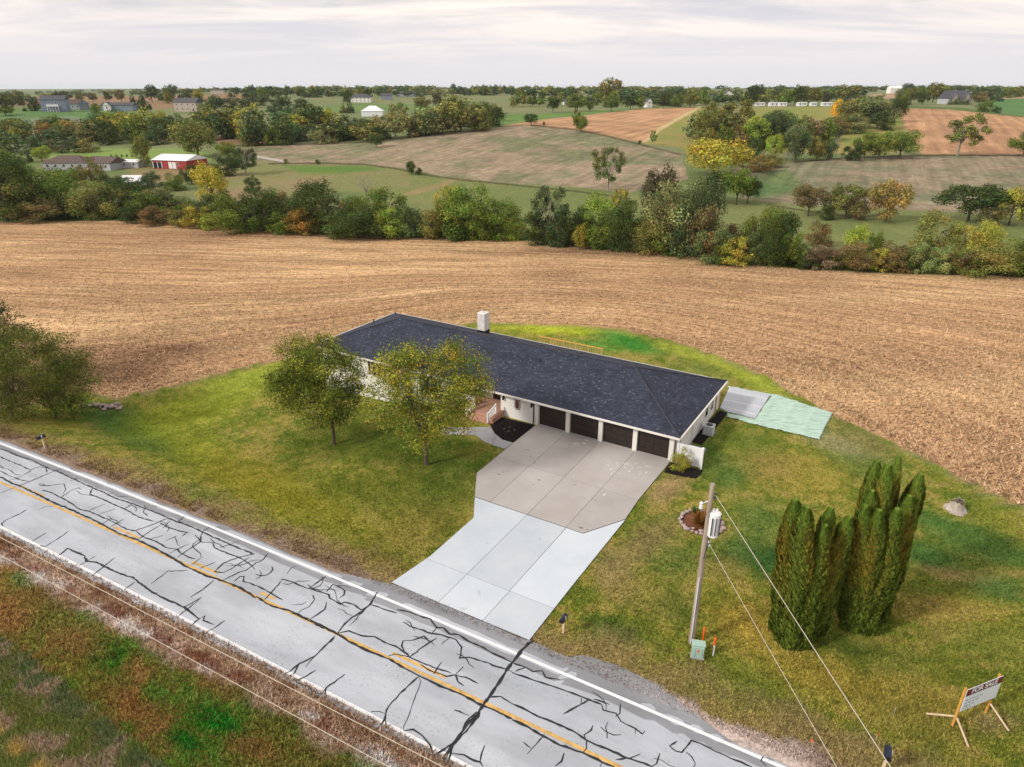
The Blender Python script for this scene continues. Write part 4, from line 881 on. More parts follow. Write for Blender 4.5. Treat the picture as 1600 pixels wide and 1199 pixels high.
ch = MB().box(X-.46,X+.46,Y-.46,Y+.46,roof_z(X,Y)-.6,CT).build('chimney', MT['chimney'], roof, bevel=.02)
MB().box(X-.50,X+.50,Y-.50,Y+.50,CT+.003,CT+.10).build('chimney_cap', MT['white_trim'], ch, bevel=.02); MB().box(X-.49,X+.49,Y-.49,Y+.49,roof_z(X,Y)-.5,roof_z(X,Y)+.38).build('chimney_flashing', MT['black'], ch)
MB().tube([(X,Y,CT+.08),(X,Y,CT+.22)], .14, 10).build('flue', MT['galv'], ch)
# oval window
def oval(cx_, cz, rx, rz, k=20):
    pts = []
    for i in range(k):
        t = 2*math.pi*i/k; c_, s_ = math.cos(t), math.sin(t); pts.append((cx_+rx*math.copysign(abs(c_)**.75, c_), cz+(rz-rx)*(1 if s_ > 0 else -1)*(abs(s_) > 1e-6)+rx*s_))
    return pts
def plate(mb, pts, y0, y1):
    n = len(pts); b = len(mb.v); mb.v += [(p[0], y0, p[1]) for p in pts]+[(p[0], y1, p[1]) for p in pts]
    mb.f += [tuple(b+i for i in range(n)), tuple(b+n+i for i in range(n))[::-1]]+[(b+i, b+n+i, b+n+(i+1) % n, b+(i+1) % n) for i in range(n)]; return mb
wv = plate(MB(), oval(25.2, 1.55, .31, .56), FY-.05, FY-.003).build('oval_window', MT['black'], house)
plate(MB(), oval(25.2, 1.55, .25, .49), FY-.07, FY-.051).build('frame', MT['white_trim'], wv); plate(MB(), oval(25.2, 1.55, .20, .44), FY-.075, FY-.071).build('pane', mat('brown_glass', (.10, .045, .03), .2), wv)
def window(x0, x1, z0, z1, y, shutters=True, ax='front'):
    w_ = MB().box(x0-.07,x1+.07,y-.05,y-.003,z0-.07,z1+.07).build('window', MT['white_trim'], house)
    xm = (x0+x1)/2
    MB().box(x0,xm-.02,y-.055,y-.051,z0,z1).build('pane', MT['glass'], w_); MB().box(xm+.02,x1,y-.055,y-.051,z0,z1).build('pane', MT['glass'], w_)
    if shutters:
        MB().box(x0-.42,x0-.09,y-.04,y-.004,z0-.05,z1+.05).build('shutter', MT['door_brown'], w_); MB().box(x1+.09,x1+.42,y-.04,y-.004,z0-.05,z1+.05).build('shutter', MT['door_brown'], w_)
    MB().box(x0-.1,x1+.1,y-.10,y-.051,z0-.13,z0-.075).build('sill', MT['white_trim'], w_)
window(2.6, 4.0, .75, 2.15, FY); window(7.6, 9.0, .6, 2.15, FY); window(14.3, 16.2, .3, 2.15, FY); window(5.2, 6.2, -1.6, -.9, FY, False)
window(18.2, 20.0, .7, 2.1, 2.6, False)
dr_ = MB().box(21.3,22.3,2.55,2.597,.46,2.4).build('front_door', MT['door_brown'], house); MB().box(21.16,22.44,2.56,2.594,2.41,2.46).build('door_frame', MT['white_trim'], dr_); MB().tube([(21.42,2.52,1.4),(21.42,2.52,1.6)], .02, 6).build('door_handle', MT['galv'], dr_)
MB().box(12.05,12.75,1.86,1.897,-2.2,1.6).build('recess_door', MT['door_brown'], house)
for X_ in (23.75, 26.75):
    l = MB().box(X_-.06,X_+.06,FY-.14,FY-.003,1.78,2.06).build('wall_lamp', MT['black'], house); MB().lathe([(.05,1.66),(.09,1.7),(.09,1.92),(.03,2.0)], 8, (X_, FY-.17)).build('lamp_cage', MT['black'], l)
MB().tube([(26.93,FY-.06,EZ-.2),(26.93,FY-.06,.12),(26.93,FY-.25,.05)], .05, 8).build('downspout', MT['black'], house)
MB().tube([(RX+.06,FY+.5,EZ-.2),(RX+.06,FY+.5,.1)], .045, 8).build('downspout', MT['black'], house)
MB().tube([(RX+.08,4.4,2.2),(RX+.08,4.4,.0)], .035, 8).build('conduit', MT['galv'], house)
# end wall openings
def side_window(y0, y1, z0, z1):
    w_ = MB().box(RX+.003,RX+.05,y0-.07,y1+.07,z0-.07,z1+.07).build('window', MT['vinyl'], house); MB().box(RX+.051,RX+.055,y0,y1,z0,z1).build('pane', MT['glass'], w_); MB().box(RX+.051,RX+.07,y0,y1,(z0+z1)/2-.02,(z0+z1)/2+.02).build('sash_bar', MT['vinyl'], w_)
side_window(8.2, 8.9, .9, 2.1); side_window(9.9, 10.6, .9, 2.1)
dd = MB().box(RX+.003,RX+.06,11.5,12.55,.05,2.15).build('side_door', MT['white_trim'], house)
for y0, y1, z0, z1 in ((11.44,11.56,0,2.22),(12.49,12.61,0,2.22),(11.56,12.49,2.08,2.22)): MB().box(RX+.003,RX+.11,y0,y1,z0,z1).build('door_frame', MT['timber'], dd)
# brick porch
PT = .45
br_ = MB().box(17.5,23.35,.0,2.6,-1.6,PT).build('porch', MT['brick_salmon'], house)
for k in range(2): MB().box(20.9,23.5,-.75-.42*(k+1),-.75-.42*k-.003,-.9,PT-.15*(k+1)).build('step', MT['brick_salmon'], br_, bevel=.01)
MB().box(20.9,23.5,-.747,-.003,-.9,PT).build('step_landing', MT['brick_salmon'], br_, bevel=.01)
MB().box(17.5,20.7,-.1,.12,-1.5,PT+.45).build('porch_parapet', MT['brick_salmon'], br_); MB().box(23.51,23.8,-1.4,.62,-.6,PT+.12).build('porch_parapet', MT['brick_salmon'], br_)
for x0 in (21.0, 23.35):
    MB().box(x0-.05,x0+.05,-1.55,-1.45,-.3,PT+.62).build('rail_post', MT['vinyl'], br_); MB().box(x0-.05,x0+.05,-.15,-.05,PT,PT+1.0).build('rail_post', MT['vinyl'], br_)
    MB().add([(x0-.04,-1.44,PT+.47),(x0+.04,-1.44,PT+.47),(x0+.04,-.16,PT+.85),(x0-.04,-.16,PT+.85),(x0-.04,-1.44,PT+.57),(x0+.04,-1.44,PT+.57),(x0+.04,-.16,PT+.95),(x0-.04,-.16,PT+.95)],[(3,2,1,0),(4,5,6,7),(0,1,5,4),(1,2,6,5),(2,3,7,6),(3,0,4,7)]).build('handrail', MT['vinyl'], br_)
    for k in range(9):
        yy = -1.38+k*.135; MB().box(x0-.02,x0+.02,yy,yy+.045,PT-.25+k*.03,PT+.49+k*.04).build('baluster', MT['vinyl'], br_)
MB().box(19.0,20.6,.3,.42,PT,PT+.9).build('porch_railing', MT['vinyl'], br_)
# deck behind, only its rail shows over the ridge
dk = empty('rear_deck', (*from_house(0, 0), 0), HA, 'raw timber deck railing behind the dark roof ridge', 'deck')
def line_u(px, py, Yh, z=1.2):
    best = None
    for X_ in np.linspace(0, HL, 400):
        x, y = from_house(X_, Yh); q = project(np.array([x]), np.array([y]), np.array([z]))[0][0]
        if best is None or abs(q-px) < best[0]: best = (abs(q-px), X_)
    return best[1]
DY = HD+3.6
d0, d1 = line_u(842, 531, DY), line_u(941, 552, DY)
MB().box(d0,d1,HD-.5,DY,.7,.82).build('platform', MT['timber'], dk)
for X_ in np.linspace(d0+.06, d1-.06, 6): MB().box(X_-.05,X_+.05,DY-.1,DY,-2.6,1.85).build('post', MT['timber'], dk)
MB().box(d0,d1,DY-.13,DY+.03,1.855,1.91).build('top_rail', MT['timber_orange'], dk); MB().box(d0,d1,DY-.08,DY-.02,.95,1.03).build('bottom_rail', MT['timber'], dk)
bal = MB().box(-.02,.02,DY-.07,DY-.03,1.035,1.85).mesh('baluster', MT['timber'])
for X_ in np.arange(d0+.2, d1-.1, .2): mobj('baluster', bal, dk, (float(X_), 0, 0))
# vinyl fence panel beside the garage
fx, fy = from_house(HL-.30, FY+.1)
fence = empty('vinyl_fence', (fx, fy, 0), HA, 'white vinyl privacy fence panel beside the end garage door', 'fence')
for X_ in (.07, 2.05): p_ = MB().box(X_-.07,X_+.07,-.07,.07,-.1,1.86).build('post', MT['vinyl'], fence); MB().add([(X_-.09,-.09,1.86),(X_+.09,-.09,1.86),(X_+.09,.09,1.86),(X_-.09,.09,1.86),(X_,0,1.95)],[(3,2,1,0),(0,1,4),(1,2,4),(2,3,4),(3,0,4)]).build('post_cap', MT['vinyl'], p_)
for z0, z1 in ((.08,.22),(1.66,1.80)): MB().box(  .141,1.979,-.04,.04,z0,z1).build('rail', MT['vinyl'], fence)
bd = MB().box(-.079,.079,-.018,.018,.2,1.68).mesh('board', MT['vinyl'])
for k in range(11): mobj('board', bd, fence, (.235+k*.167, 0, 0))
sx, sy = from_house(RX+.05, FY+1.6); st_ = empty('concrete_stoop', (sx, sy, 0), HA, 'grey concrete landing behind the white fence panel', 'landing')
MB().box(.02,1.5,0,1.5,-.05,.30).build('slab', MT['conc_grey'], st_, bevel=.02); MB().box(.3,1.2,-.32,-.002,-.05,.16).build('step', MT['conc_grey'], st_, bevel=.02)
# air conditioner
ax_, ay_ = G(1107, 678); ac = empty('air_conditioner', (ax_, ay_, .03), HA, 'grey outdoor air conditioner on the mulch by the end wall', 'air conditioner')
MB().box(-.47,.47,-.47,.47,0,.06).build('pad', MT['conc_grey'], ac); MB().box(-.40,.40,-.40,.40,.06,.80).build('cabinet', MT['ac'], ac, bevel=.03)
for k in range(9):
    z0 = .12+k*.072; MB().box(-.41,.41,-.41,.41,z0,z0+.025).build('louvre', MT['galv'], ac)
MB().box(-.42,.42,-.42,.42,.80,.86).build('lid', MT['galv'], ac, bevel=.01); MB().lathe([(.31,.861),(.31,.885),(.1,.90)], 18).build('fan_grille', MT['dark_metal'], ac)
MB().tube([(-.40,.2,.35),(-.75,.3,.35),(-.9,.3,.9)], .025, 6).build('refrigerant_line', MT['black'], ac)

# ------------------------------------------------------------------ utility pole and lines
pole_b = G(1080, 1003); pole_h = top_height(np.array([*pole_b, 0]), 756)
pl = empty('utility_pole', (*pole_b, 0), 0, 'weathered wooden utility pole with a grey transformer on the lawn', 'utility pole')
lean = .04
def on_pole(z, dx=0, dy=0): return (dx+lean*z*.0, dy, z)
MB().tube([(0,0,-.3),(0,0,pole_h*.5),(0,0,pole_h)], [.17,.145,.115], 14).build('shaft', MT['pole_wood'], pl, smooth_=False)
def pz(py): return top_height(np.array([*pole_b, 0]), py)
t0, t1 = pz(829), pz(801)
tr = MB().lathe([(.24,t0-.25),(.27,t0-.2),(.27,t1),(.285,t1+.01),(.285,t1+.05),(.2,t1+.10)], 20, (.30, -.12)).build('transformer', MT['white_metal'], pl, smooth_=False)
for a in (-.2, 0, .2): MB().box(.30+a-.018,.30+a+.018,-.43,-.36,t0-.05,t1-.1).build('cooling_fin', MT['dark_metal'], tr)
for a, b in ((.22,-.07),(.38,-.07)): MB().lathe([(.04,t1+.08),(.07,t1+.13),(.03,t1+.18),(.06,t1+.22),(.02,t1+.30)], 10, (a, b)).build('bushing', MT['porcelain'], tr)
MB().box(.10,.2,-.06,.06,t0,t0+.08).build('bracket', MT['dark_metal'], pl); MB().box(.10,.2,-.06,.06,t1-.2,t1-.12).build('bracket', MT['dark_metal'], pl)
zc_ = pz(783); co_ = MB().tube([(-.1,0,zc_),(-.42,-.05,zc_-.12)], .03, 6).build('fuse_arm', MT['galv'], pl); MB().lathe([(.06,zc_-.42),(.10,zc_-.36),(.07,zc_-.3),(.10,zc_-.24),(.07,zc_-.18),(.10,zc_-.1),(.05,zc_-.02)], 10, (-.45, -.05)).build('fuse_cutout', MT['porcelain'], co_)
for py in (770, 776): z = pz(py); MB().lathe([(.03,z-.06),(.08,z-.03),(.03,z),(.08,z+.03),(.03,z+.06)], 10, (.19, -.1)).build('insulator', MT['dark_metal'], pl)
for py in (845, 850): z = pz(py); MB().lathe([(.03,z-.06),(.08,z-.03),(.03,z),(.08,z+.03),(.03,z+.06)], 10, (.19, -.1)).build('insulator', MT['porcelain'], pl)
MB().tube([(-.08,-.17,0),(-.08,-.15,pz(900))], .035, 8).build('conduit', MT['galv'], pl)
MB().tube([(.12,-.15,t0-.2),(.16,-.2,t0-.6),(.1,-.16,pz(850)),(.0,-.17,pz(870))], .022, 6).build('drop_cable', MT['dark_wire'], pl)
MB().tube([(-.42,-.05,zc_-.4),(-.25,-.2,zc_-.8),(.1,-.2,t1+.5),(.28,-.05,t1+.3)], .012, 6).build('jumper', MT['dark_wire'], pl)
def catenary(a, b, sag, n=24):
    a, b = Vector(a), Vector(b); return [a.lerp(b, i/n)-Vector((0, 0, sag*4*(i/n)*(1-i/n))) for i in range(n+1)]
def span(name, a, b, sag, r_, label, m='wire', ext=1.0):
    b2 = [a[i]+(b[i]-a[i])*ext for i in range(3)]
    o = MB().tube(catenary(a, b2, sag), r_, 6).build(name, MT[m]); tag(o, label, 'wire'); return o
ez1, ez2 = pz(771)-.2, pz(851)-.2
za = pz(773); zb = pz(848)
p1 = G(1395, 1199, za-.2); span('power_line', (pole_b[0]+.2, pole_b[1]-.1, za), (*p1, za-.2), .1, .016, 'overhead wire from the pole top crossing in front of the evergreens', ext=2.2)
p1 = G(1310, 1199, zb-.2); span('power_line', (pole_b[0]+.2, pole_b[1]-.1, zb), (*p1, zb-.2), .1, .014, 'overhead wire from below the transformer passing over the lawn', ext=2.2)
for (a, b, z, lab) in (((0,836),(697,1197),10.2,'overhead wire over the white edge line and dry weeds'), ((0,864),(612,1197),8.9,'overhead wire over the green verge beside the road')):
    A, B = G(*a, z), G(*b, z); d = (B-A); A2 = A-d*1.2; B2 = B+d*.7
    span('power_line', (*A2, z), (*B2, z), .15, .013, lab)
# pedestal, markers
q = G(1089, 1026); pd = empty('utility_pedestal', (*q, 0), R(-12), 'pale green utility box at the foot of the wooden pole', 'utility box')
MB().box(-.36,.36,-.2,.2,-.05,.06).build('base', MT['conc_grey'], pd); MB().add([(-.30,-.17,.06),(.30,-.17,.06),(.30,.17,.06),(-.30,.17,.06),(-.33,-.19,.80),(.33,-.19,.80),(.33,.19,.90),(-.33,.19,.90)],[(3,2,1,0),(4,5,6,7),(0,1,5,4),(1,2,6,5),(2,3,7,6),(3,0,4,7)]).build('cabinet', MT['pedestal'], pd, bevel=.03)
MB().box(-.36,.36,-.22,.22,.91,.96).build('lid', MT['pedestal'], pd, bevel=.02)
for a in (-.18, .18): MB().box(a-.02,a+.02,-.205,-.172,.15,.7).build('rib', MT['pedestal'], pd)
MB().box(-.05,.05,-.20,-.186,.48,.62).build('warning_sticker', MT['orange'], pd)
for (px, py), lab in (((1114,1024), 'white marker post with an orange cap on open lawn'), ((1097,1008), 'orange marker post half hidden behind the green box')):
    q = G(px, py); mk = empty('marker_post', (*q, 0), 0, lab, 'marker post')
    MB().tube([(0,0,-.1),(0,0,.75)], .045, 10).build('post', MT['white_metal'] if px > 1100 else MT['orange'], mk); MB().lathe([(.055,.72),(.055,1.12),(.075,1.13),(.075,1.16),(.03,1.25)], 10).build('cap', MT['orange'], mk)
for (px, py), lab in (((1396,1118), 'small white and red survey flag lying by the sign'), ((1368,1157), 'small orange survey flag near the mailbox by the road'), ((1269,1168), 'small orange flag on the verge by the road')):
    q = G(px, py); fl = empty('survey_flag', (*q, 0), random.uniform(0, 3), lab, 'flag'); MB().tube([(0,0,-.05),(0,0,.4)], .006, 5).build('wire_stem', MT['galv'], fl); MB().box(.006,.16,-.004,.004,.27,.39).build('flag_cloth', MT['orange'] if px != 1396 else MT['white_metal'], fl)
# mailboxes
def mailbox(px, py, rz, lab, wood='timber_pale', s=1.0):
    q = hit(px, py); mb_ = empty('mailbox', tuple(q), rz, lab, 'mailbox'); mb_.scale = (s, s, s)
    MB().box(-.05,.05,-.05,.05,-.2,1.02).build('post', MT[wood], mb_)
    b = MB(); n = 9; prof = [(-.13,1.03)]+[(-.13*math.cos(math.pi*i/n), 1.14+.13*math.sin(math.pi*i/n)) for i in range(n+1)]+[(.13,1.03)]; k = len(prof)
    b.v = [(p[0], -.36, p[1]) for p in prof]+[(p[0], .24, p[1]) for p in prof]; b.f = [tuple(range(k)), tuple(range(k, 2*k))[::-1]]+[(i, k+i, k+(i+1) % k, (i+1) % k) for i in range(k)]
    bx_ = b.build('box', MT['mailbox_dark'], mb_); MB().box(-.12,.12,-.375,-.362,1.04,1.24).build('door', MT['black'], bx_); MB().box(.132,.142,-.1,-.02,1.1,1.32).build('flag', MT['white_metal'], bx_)
mailbox(880, 990, R(-28), 'black mailbox on a pale post beside the new concrete drive')
mailbox(1378, 1206, R(-28), 'dark blue mailbox at the edge of the lawn below the sale sign', s=1.1)
mailbox(71, 702, R(-28), 'small dark mailbox by the road near the big bush', s=1.05)

# ------------------------------------------------------------------ sale sign
A, B = G(1488, 1135), G(1540, 1113)
sd_v = B-A; sl_ = np.linalg.norm(sd_v); rz = math.atan2(sd_v[1], sd_v[0])
sg = empty('sale_sign', (*A, 0), rz, 'white real estate sale board on splayed timber legs', 'sign')
top = 2.38
MB().box(-.045,.045,-.045,.045,-.15,top+.1).build('post', MT['timber_orange'], sg); MB().box(sl_-.045,sl_+.045,-.045,.045,-.15,top+.1).build('post', MT['timber_orange'], sg)
bdw = sl_
sb_ = MB().box(.05,sl_+.20,-.075,-.05,1.0,top).build('board', MT['sign_white'], sg); MB().box(.05,sl_+.20,-.082,-.0755,top-.42,top-.004).build('header_band', MT['sign_maroon'], sb_)
def text(body, size, x, z, m, parent, y=-.0835):
    cu = bpy.data.curves.new('text', 'FONT'); cu.body = body; cu.size = size; cu.align_x = 'CENTER'; cu.align_y = 'CENTER'; cu.extrude = .0008; cu.offset = size*.03
    tmp = bpy.data.objects.new('tmp', cu); col.objects.link(tmp); bpy.context.view_layer.update(); dg = bpy.context.evaluated_depsgraph_get(); me = bpy.data.meshes.new_from_object(tmp.evaluated_get(dg)); bpy.data.objects.remove(tmp)
    me.materials.clear(); me.materials.append(m); o = mobj('lettering', me, parent, (x, y, z)); o.rotation_euler = (math.pi/2, 0, 0); return o
text('FOR SALE', .40, .05+(sl_+.15)/2, top-.21, MT['sign_white'], sb_)
xs0 = .18
for k, (z, ws) in enumerate(((1.66, (.18,.10,.22,.14,.2)), (1.48, (.12,.2,.16,.24)), (1.30, (.26,.1,.18)), (1.14, (.1,.16,.1)))):    # the small print cannot be read in the photograph
    x_ = xs0
    for q in ws:
        if x_+q < sl_+.12: MB().box(x_,x_+q,-.0775,-.0752,z-.035,z+.035).build('small_print', MT['sign_grey'], sb_)
        x_ += q+.07
MB().tube([(0,-.06,.62),(-.35,-1.1,.02)], .045, 5).build('brace', MT['timber_pale'], sg); MB().tube([(0,.06,.60),(-.55,.95,.03)], .045, 5).build('brace', MT['timber_pale'], sg)
MB().tube([(sl_,-.06,.62),(sl_+.0,-1.15,.02)], .045, 5).build('brace', MT['timber_pale'], sg); MB().tube([(sl_,.06,.60),(sl_-.5,.9,.03)], .045, 5).build('brace', MT['timber_orange'], sg)

# ------------------------------------------------------------------ stump, stones, planting ring
q = hit(1493, 797); stp = empty('tree_stump', tuple(q), 0, 'pale weathered tree stump on the lawn near the stubble field', 'stump')
b = MB(); n = 22; lv = [(-.1,.85),(.05,.72),(.25,.52),(.5,.44),(.72,.43)]
for z, r_ in lv:
    for j in range(n): t = 2*math.pi*j/n; rr = r_*(1+.10*math.sin(3*t+1)+.07*math.sin(7*t)+.04*math.sin(11*t)); b.v.append((rr*math.cos(t), rr*math.sin(t), z+(.12*math.sin(2*t)+.06*math.sin(9*t) if z > .6 else 0)))
for i in range(len(lv)-1):
    for j in range(n): j2 = (j+1) % n; b.f.append((i*n+j, i*n+j2, (i+1)*n+j2, (i+1)*n+j))
b.build('trunk', MT['stump'], stp); m_ = MB(); m_.v = [(v[0]*.93, v[1]*.93, v[2]-.05) for v in b.v[-n:]]+[(0, 0, .55)]; m_.f = [(j, (j+1) % n, n) for j in range(n)]; m_.build('hollow_top', MT['bark'], stp)
def rock_mesh(seed, k=1.0):
    import bmesh
    r = random.Random(seed); bm = bmesh.new(); bmesh.ops.create_icosphere(bm, subdivisions=1, radius=1)
    for v in bm.verts: v.co *= r.uniform(.72, 1.15)
    me = bpy.data.meshes.new('stone'); bm.to_mesh(me); bm.free(); me.materials.append(MT['stone_pink']); return me
rocks = [rock_mesh(i) for i in range(5)]
rc = G(1096, 817)
ring = empty('stone_ring', (*rc, 0), 0, 'ring of pinkish stones around a planting bed by the pole', 'stone edging')
for k in range(30):
    t = 2*math.pi*k/30+random.uniform(-.05, .05); rr = 1.35+random.uniform(-.06, .08)
    o = mobj('stone', rocks[k % 5], ring, (rr*math.cos(t)*1.05, rr*math.sin(t)*1.1, .08)); s_ = random.uniform(.12, .2); o.scale = (s_*1.25, s_, s_*.8); o.rotation_euler = (0, 0, random.uniform(0, 6))
for k in range(14):
    t = 2*math.pi*k/14+random.uniform(-.1, .1)
    if -.4 < math.sin(t): continue
    o = mobj('stone', rocks[k % 5], ring, (1.22*math.cos(t), 1.3*math.sin(t), .22)); s_ = random.uniform(.1, .16); o.scale = (s_*1.3, s_, s_*.7)
b = MB().lathe([(1.28,-.02),(1.2,.07),(.6,.12),(.05,.14)], 26); o = b.build('soil', mat('red_mulch', (.16, .06, .035), .95, .4, 5, .8, 30), ring)
pile_p = hit(160, 637)
pile = empty('stone_pile', tuple(pile_p), 0, 'low heap of broken pale and brown stones by the big bush', 'stone pile')
for k in range(34):
    o = mobj('stone', rocks[k % 5], pile, (random.gauss(0, 1.1), random.gauss(0, .28), .08+random.uniform(0, .22))); s_ = random.uniform(.12, .28); o.scale = (s_*1.4, s_, s_*.7); o.rotation_euler = (random.uniform(-.4, .4), 0, random.uniform(0, 6))

# ------------------------------------------------------------------ trees
def leaves_np(C, N_, size, jitter, r, spread=.35):
    """leaf quads at centres C facing roughly along N_"""
    n = len(C); d = N_+r.normal(0, jitter, (n, 3)); d /= np.linalg.norm(d, axis=1)[:, None]+1e-9
    a = np.cross(d, r.normal(0, 1, (n, 3))); a /= np.linalg.norm(a, axis=1)[:, None]+1e-9; b = np.cross(d, a)
    s = size*r.uniform(1-spread, 1+spread, n)[:, None]; w_ = s*.62
    V = np.stack([C-a*s, C-b*w_*.8+d*s*.15, C+a*s, C+b*w_*.8+d*s*.15], 1); return V
def crown_np(seed, kind, nleaf, leaf):
    """unit crown (width 1, height 1, base at z 0) as lobes of leaves; returns V, colour, lobe centres"""
    r = np.random.default_rng(seed); lob = []
    def inside(p):
        x, y, z = p
        if kind == 'round': return (x*x+y*y)/.25*1.15+((z-.60)/.40)**2 < 1
        if kind == 'full': return (x*x+y*y)/.25*(1.0+.35*abs(z-.5))+((z-.47)/.53)**2 < 1 and z > .03
        if kind == 'oval': return (x*x+y*y)/.25*1.25+((z-.55)/.45)**2 < 1
        if kind == 'bush': return (x*x+y*y)/.25*1.1+((z-.40)/.58)**2 < 1 and z > .02
        if kind == 'sparse': return (x*x+y*y)/.25*1.1+((z-.62)/.38)**2 < 1
        if kind == 'spread': return (x*x+y*y)/.25*1.05+((z-.66)/.33)**2 < 1
        if kind == 'cone': return math.hypot(x, y) < .46*(1-z)**.85+.02 and z > .04
        return True
    nl = {'full': 34, 'round': 30, 'oval': 28, 'bush': 28, 'sparse': 22, 'spread': 28, 'cone': 40}[kind]
    skew = r.normal(0, .06, 2); t_ = 0
    while len(lob) < nl and t_ < 4000:
        t_ += 1; p = np.array([r.uniform(-.5, .5), r.uniform(-.5, .5), r.uniform(0, 1)])
        if not inside(p): continue
        if kind != 'cone' and all(inside(p*1.0+q) for q in ((.16,0,0),(-.16,0,0),(0,.16,0),(0,-.16,0))) and r.uniform() < .55: continue
        if min([np.linalg.norm(p-q[0]) for q in lob]+[9]) < (.13 if kind != 'cone' else .06): continue
        rad = r.uniform(.12, .21) if kind not in ('sparse', 'cone') else r.uniform(.08, .14)
        if kind == 'cone': rad = .06+.10*(1-p[2])
        p[:2] += skew*p[2]; lob.append((p, rad))
    tot = sum(q[1]**2 for q in lob); Cs = []; Ns = []; Cc = []
    for p, rad in lob:
        k = max(6, int(nleaf*rad**2/tot)); d = r.normal(0, 1, (k, 3)); d[:, 2] += .25; d /= np.linalg.norm(d, axis=1)[:, None]
        rr = rad*(r.uniform(0, 1, k)**.33 if kind != 'sparse' else r.uniform(0, 1, k)**.6)[:, None]*r.uniform(.8, 1.25, (k, 1))
        Cs.append(p+d*rr*np.array([1, 1, .85])); Ns.append(d); b = r.uniform(.72, 1.28); h_ = r.uniform(-.16, .22)
        hv = h_+r.normal(0, .14, k); cc = np.stack([b*(1+hv), np.full(k, b), b*(1-np.abs(hv)*.6)], 1)*r.uniform(.5, 1.5, (k, 1)); Cc.append(cc)
    C = np.concatenate(Cs); Nn = np.concatenate(Ns); cc = np.concatenate(Cc); C[:, 2] = np.maximum(C[:, 2], .01)
    V = leaves_np(C, Nn, leaf, .55, r); return V, np.repeat(cc, 4, 0), lob
def limb_mb(mb, p0, p1, r0, r1, r, n=5, bend=.12):
    p0, p1 = Vector(p0), Vector(p1); m = p0.lerp(p1, .5)+Vector(r.normal(0, bend*(p1-p0).length*.5, 3)); mb.tube([p0, p0.lerp(m, .6), m.lerp(p1, .5), p1], [r0, r0*.75+r1*.25, r0*.35+r1*.65, r1], n, False)
def trunk_for(seed, kind, lob, scale_r=1.0, bare=False):
    r = np.random.default_rng(seed+99); mb = MB(); fork = {'full': .15, 'round': .26, 'oval': .3, 'bush': .08, 'sparse': .30, 'spread': .28, 'cone': .9}[kind]
    mb.tube([(0,0,-.04),(0,0,.03),(.006,0,fork*.6),(.0,.006,fork)], [.034*scale_r,.026*scale_r,.021*scale_r,.018*scale_r], 8)
    if kind == 'cone': mb.tube([(0,0,.8),(0,0,1)], [.01, .002], 5); return mb
    top = Vector((0, .004, fork))
    mains = []
    for i in range(5):
        t = 2*math.pi*i/5+r.uniform(-.4, .4); e = Vector((.2*math.cos(t), .2*math.sin(t), fork+(1-fork)*r.uniform(.35, .6))); limb_mb(mb, top-Vector((0, 0, .02)), e, .013*scale_r, .006*scale_r, r, 6); mains.append(e)
    e = Vector((.02, 0, .8)); limb_mb(mb, top, e, .014*scale_r, .004*scale_r, r, 6); mains += [e, top.lerp(e, .5)]
    for p, rad in lob:
        p = Vector(p); b = min(mains, key=lambda q: (q-p).length); limb_mb(mb, b, p, .0055*scale_r, .0015*scale_r, r, 4)
        if kind in ('sparse',) or bare:
            for _ in range(5 if bare else 3):
                limb_mb(mb, b.lerp(p, r.uniform(.3, .9)), p+Vector(r.normal(0, rad*.8, 3)), .003*scale_r, .0007*scale_r, r, 3)
    return mb
PROTO = {}
def proto(kind, i, lod):
    key = (kind, i, lod)
    if key in PROTO: return PROTO[key]
    n, lf = {'near': (9500, .0175), 'mid': (4600, .026), 'far': (1300, .046), 'vfar': (340, .085)}[lod]
    bare = kind == 'bare'; kd = 'sparse' if bare else kind
    if kd == 'sparse': n = int(n*.75)
    if kd == 'cone': lf *= .8
    V, cc, lob = crown_np(100+i*7+len(kind), kd, n, lf)
    cm = None if bare else np_mesh('crown', V.reshape(-1, 3), np.arange(len(V)*4).reshape(-1, 4), MT['leaf'], {'leafcol': ('FLOAT_COLOR', cc)})
    tm = trunk_for(i, kd, lob, 1.0, bare).mesh('trunk', MT['bark_pale'] if bare or kd == 'sparse' else MT['bark'])
    PROTO[key] = (cm, tm); return PROTO[key]
PAL = {'dk': (62,76,36), 'gr': (92,108,44), 'lg': (124,140,58), 'ol': (108,108,56), 'yo': (142,138,58), 'ye': (158,148,60), 'or': (134,112,56), 'br': (108,96,62), 'gg': (110,114,74), 'bl': (84,100,60), 'pb': (122,104,84), 'sv': (122,136,84), 'dp': (70,68,50), 'dg': (72,88,56), 'go': (190,148,46), 'br2': (126,112,62)}
PALN = {'dk': 'dark green', 'gr': 'green', 'lg': 'light green', 'ol': 'olive', 'yo': 'olive yellow', 'ye': 'bright yellow', 'or': 'rusty orange', 'br': 'brown', 'gg': 'greyish green', 'bl': 'deep green', 'pb': 'pinkish brown', 'sv': 'pale green', 'dp': 'dark brownish', 'dg': 'dull green', 'go': 'golden', 'br2': 'golden brown'}
KN = {'full': 'full', 'round': 'rounded', 'oval': 'tall', 'bush': 'bushy', 'sparse': 'thin leaved', 'spread': 'broad', 'cone': 'pointed', 'bare': 'bare'}
KO = {'full': 'tree', 'round': 'tree', 'oval': 'tree', 'bush': 'bush', 'sparse': 'tree', 'spread': 'tree', 'cone': 'conifer', 'bare': 'dead tree'}
tcount = [0]; TREES = {}
